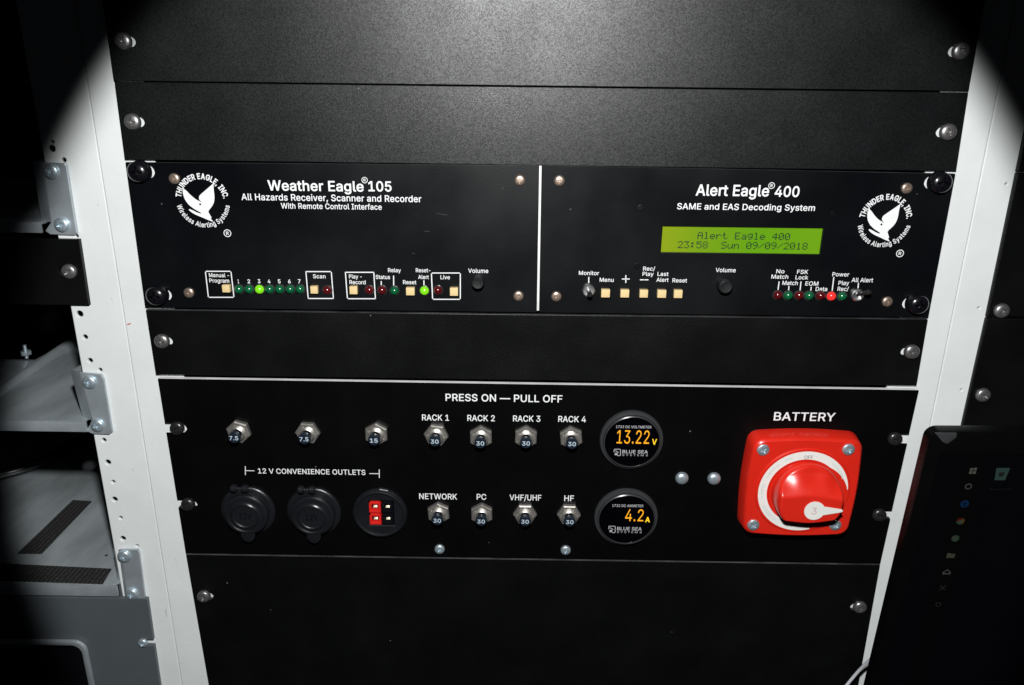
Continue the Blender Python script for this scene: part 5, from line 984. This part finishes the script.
x, y = ic(960, 520.7); icon([(0.45, disc(x, y, 2.3), 'ic_red'), (0.52, [(x, y)]+disc(x, y, 2.3, 8, -60, 60), 'ic_yellow'), (0.54, [(x, y)]+disc(x, y, 2.3, 8, 60, 180), 'ic_green'), (0.6, disc(x, y, .95), 'ic_grey')], 'red, yellow and green round browser icon')
x, y = ic(955, 538); icon([(0.45, disc(x, y, 2.3), 'ic_green'), (0.52, disc(x-.4, y-.3, 1.2), 'ic_tan')], 'round green icon')
x, y = ic(950.5, 555); icon([(0.45, [(x-2.4, y-1.7), (x-.6, y-1.7), (x-.2, y-1.2), (x+2.4, y-1.2), (x+2.4, y+1.8), (x-2.4, y+1.8)], 'ic_tan')], 'tan folder icon')
x, y = ic(946.5, 571.5); icon([(0.45, [(x-2.4, y), (x, y-2.1), (x+2.4, y), (x+2.4, y+1.8), (x-2.4, y+1.8)], 'ic_grey'), (0.52, [(x-1.7, y), (x, y+1.1), (x+1.7, y), (x, y-1.1)], 'taskbar')], 'open envelope icon')
x, y = ic(942.3, 587.3); icon([(0.45, [(x-2.1, y-1.5), (x-1.5, y-2.1), (x+2.1, y+1.5), (x+1.5, y+2.1)], 'ic_dim'), (0.52, [(x+2.1, y-1.5), (x+1.5, y-2.1), (x-2.1, y+1.5), (x-1.5, y+2.1)], 'ic_dim')], 'dim crossed icon')
x, y = ic(938, 604); icon([(0.45, disc(x, y, 1.8), 'ic_dim'), (0.55, disc(x, y, 1.1), 'taskbar')], 'dim circle icon')
x, y = ic(1001, 474); icon([(0.45, [(x-3.8, y-4.2), (x+3.8, y-4.2), (x+2.9, y+3.8), (x-2.9, y+3.8)], 'ic_teal'), (0.52, [(x-1.6, y-1.2), (x+1.4, y-1.6), (x+1.2, y+1.4), (x-1.4, y+1.4)], 'ic_dim')], 'pale bin icon')
g, fs = glyphs('Recycle Bin', 0.0); x, y = ic(989, 489.5); gw_ = max(v[0] for v in g)
mb = MB(); mb.add([TO+TX*(x+v[0]*12.5/gw_)+TD*(y-v[1]*2.4)+TN*0.45 for v in g], fs); mb.build('lettering', M['ic_dim'], scr)

# ------------------------------------------------------------------ setting
mb = MB(); mb.box((-900, 480, -700), (900, 500, 700)); o = mb.build('wall', M['interior'], None); o['kind'] = 'structure'; o['label'] = 'dark wall behind the rack'

# ------------------------------------------------------------------ light: the camera's flash, a little above the lens
ld = bpy.data.lights.new('flash', 'SPOT'); lo = bpy.data.objects.new('flash', ld); COL.objects.link(lo)
FL = Vector((-12.6, -432.2, 279.9)); AX = Vector((0.021, 0.8729, -0.5080)).normalized()
lo.location = FL*MM; lo.rotation_euler = AX.to_track_quat('-Z', 'Y').to_euler()
ld.energy = 15.6; ld.spot_size = math.radians(2*33.6); ld.spot_blend = 0.07; ld.shadow_soft_size = 0.012; ld.color = (0.99, 1.0, 0.99)
ld.use_nodes = True; lnt = ld.node_tree; lem = lnt.nodes['Emission']; lf = lnt.nodes.new('ShaderNodeLightFalloff'); lf.inputs['Strength'].default_value = 1/0.53
lnt.links.new(lf.outputs['Linear'], lem.inputs['Strength'])

w = bpy.data.worlds.new('World'); SC.world = w; w.use_nodes = True
w.node_tree.nodes['Background'].inputs['Color'].default_value = (0.5, 0.55, 0.65, 1)
w.node_tree.nodes['Background'].inputs['Strength'].default_value = 0.004

cd = bpy.data.cameras.new('camera'); co_ = bpy.data.objects.new('camera', cd); COL.objects.link(co_)
cd.sensor_width = 36; cd.lens = FPX/1024*36; cd.clip_start = 0.01; cd.clip_end = 50
mw = Matrix((RGT, UP, -FWD)).transposed().to_4x4(); mw.translation = CAM*MM; co_.matrix_world = mw
SC.camera = co_
SC.view_settings.view_transform = 'Standard'; SC.view_settings.look = 'None'; SC.view_settings.exposure = 0; SC.view_settings.gamma = 1
SC.render.resolution_x = 1024; SC.render.resolution_y = 685
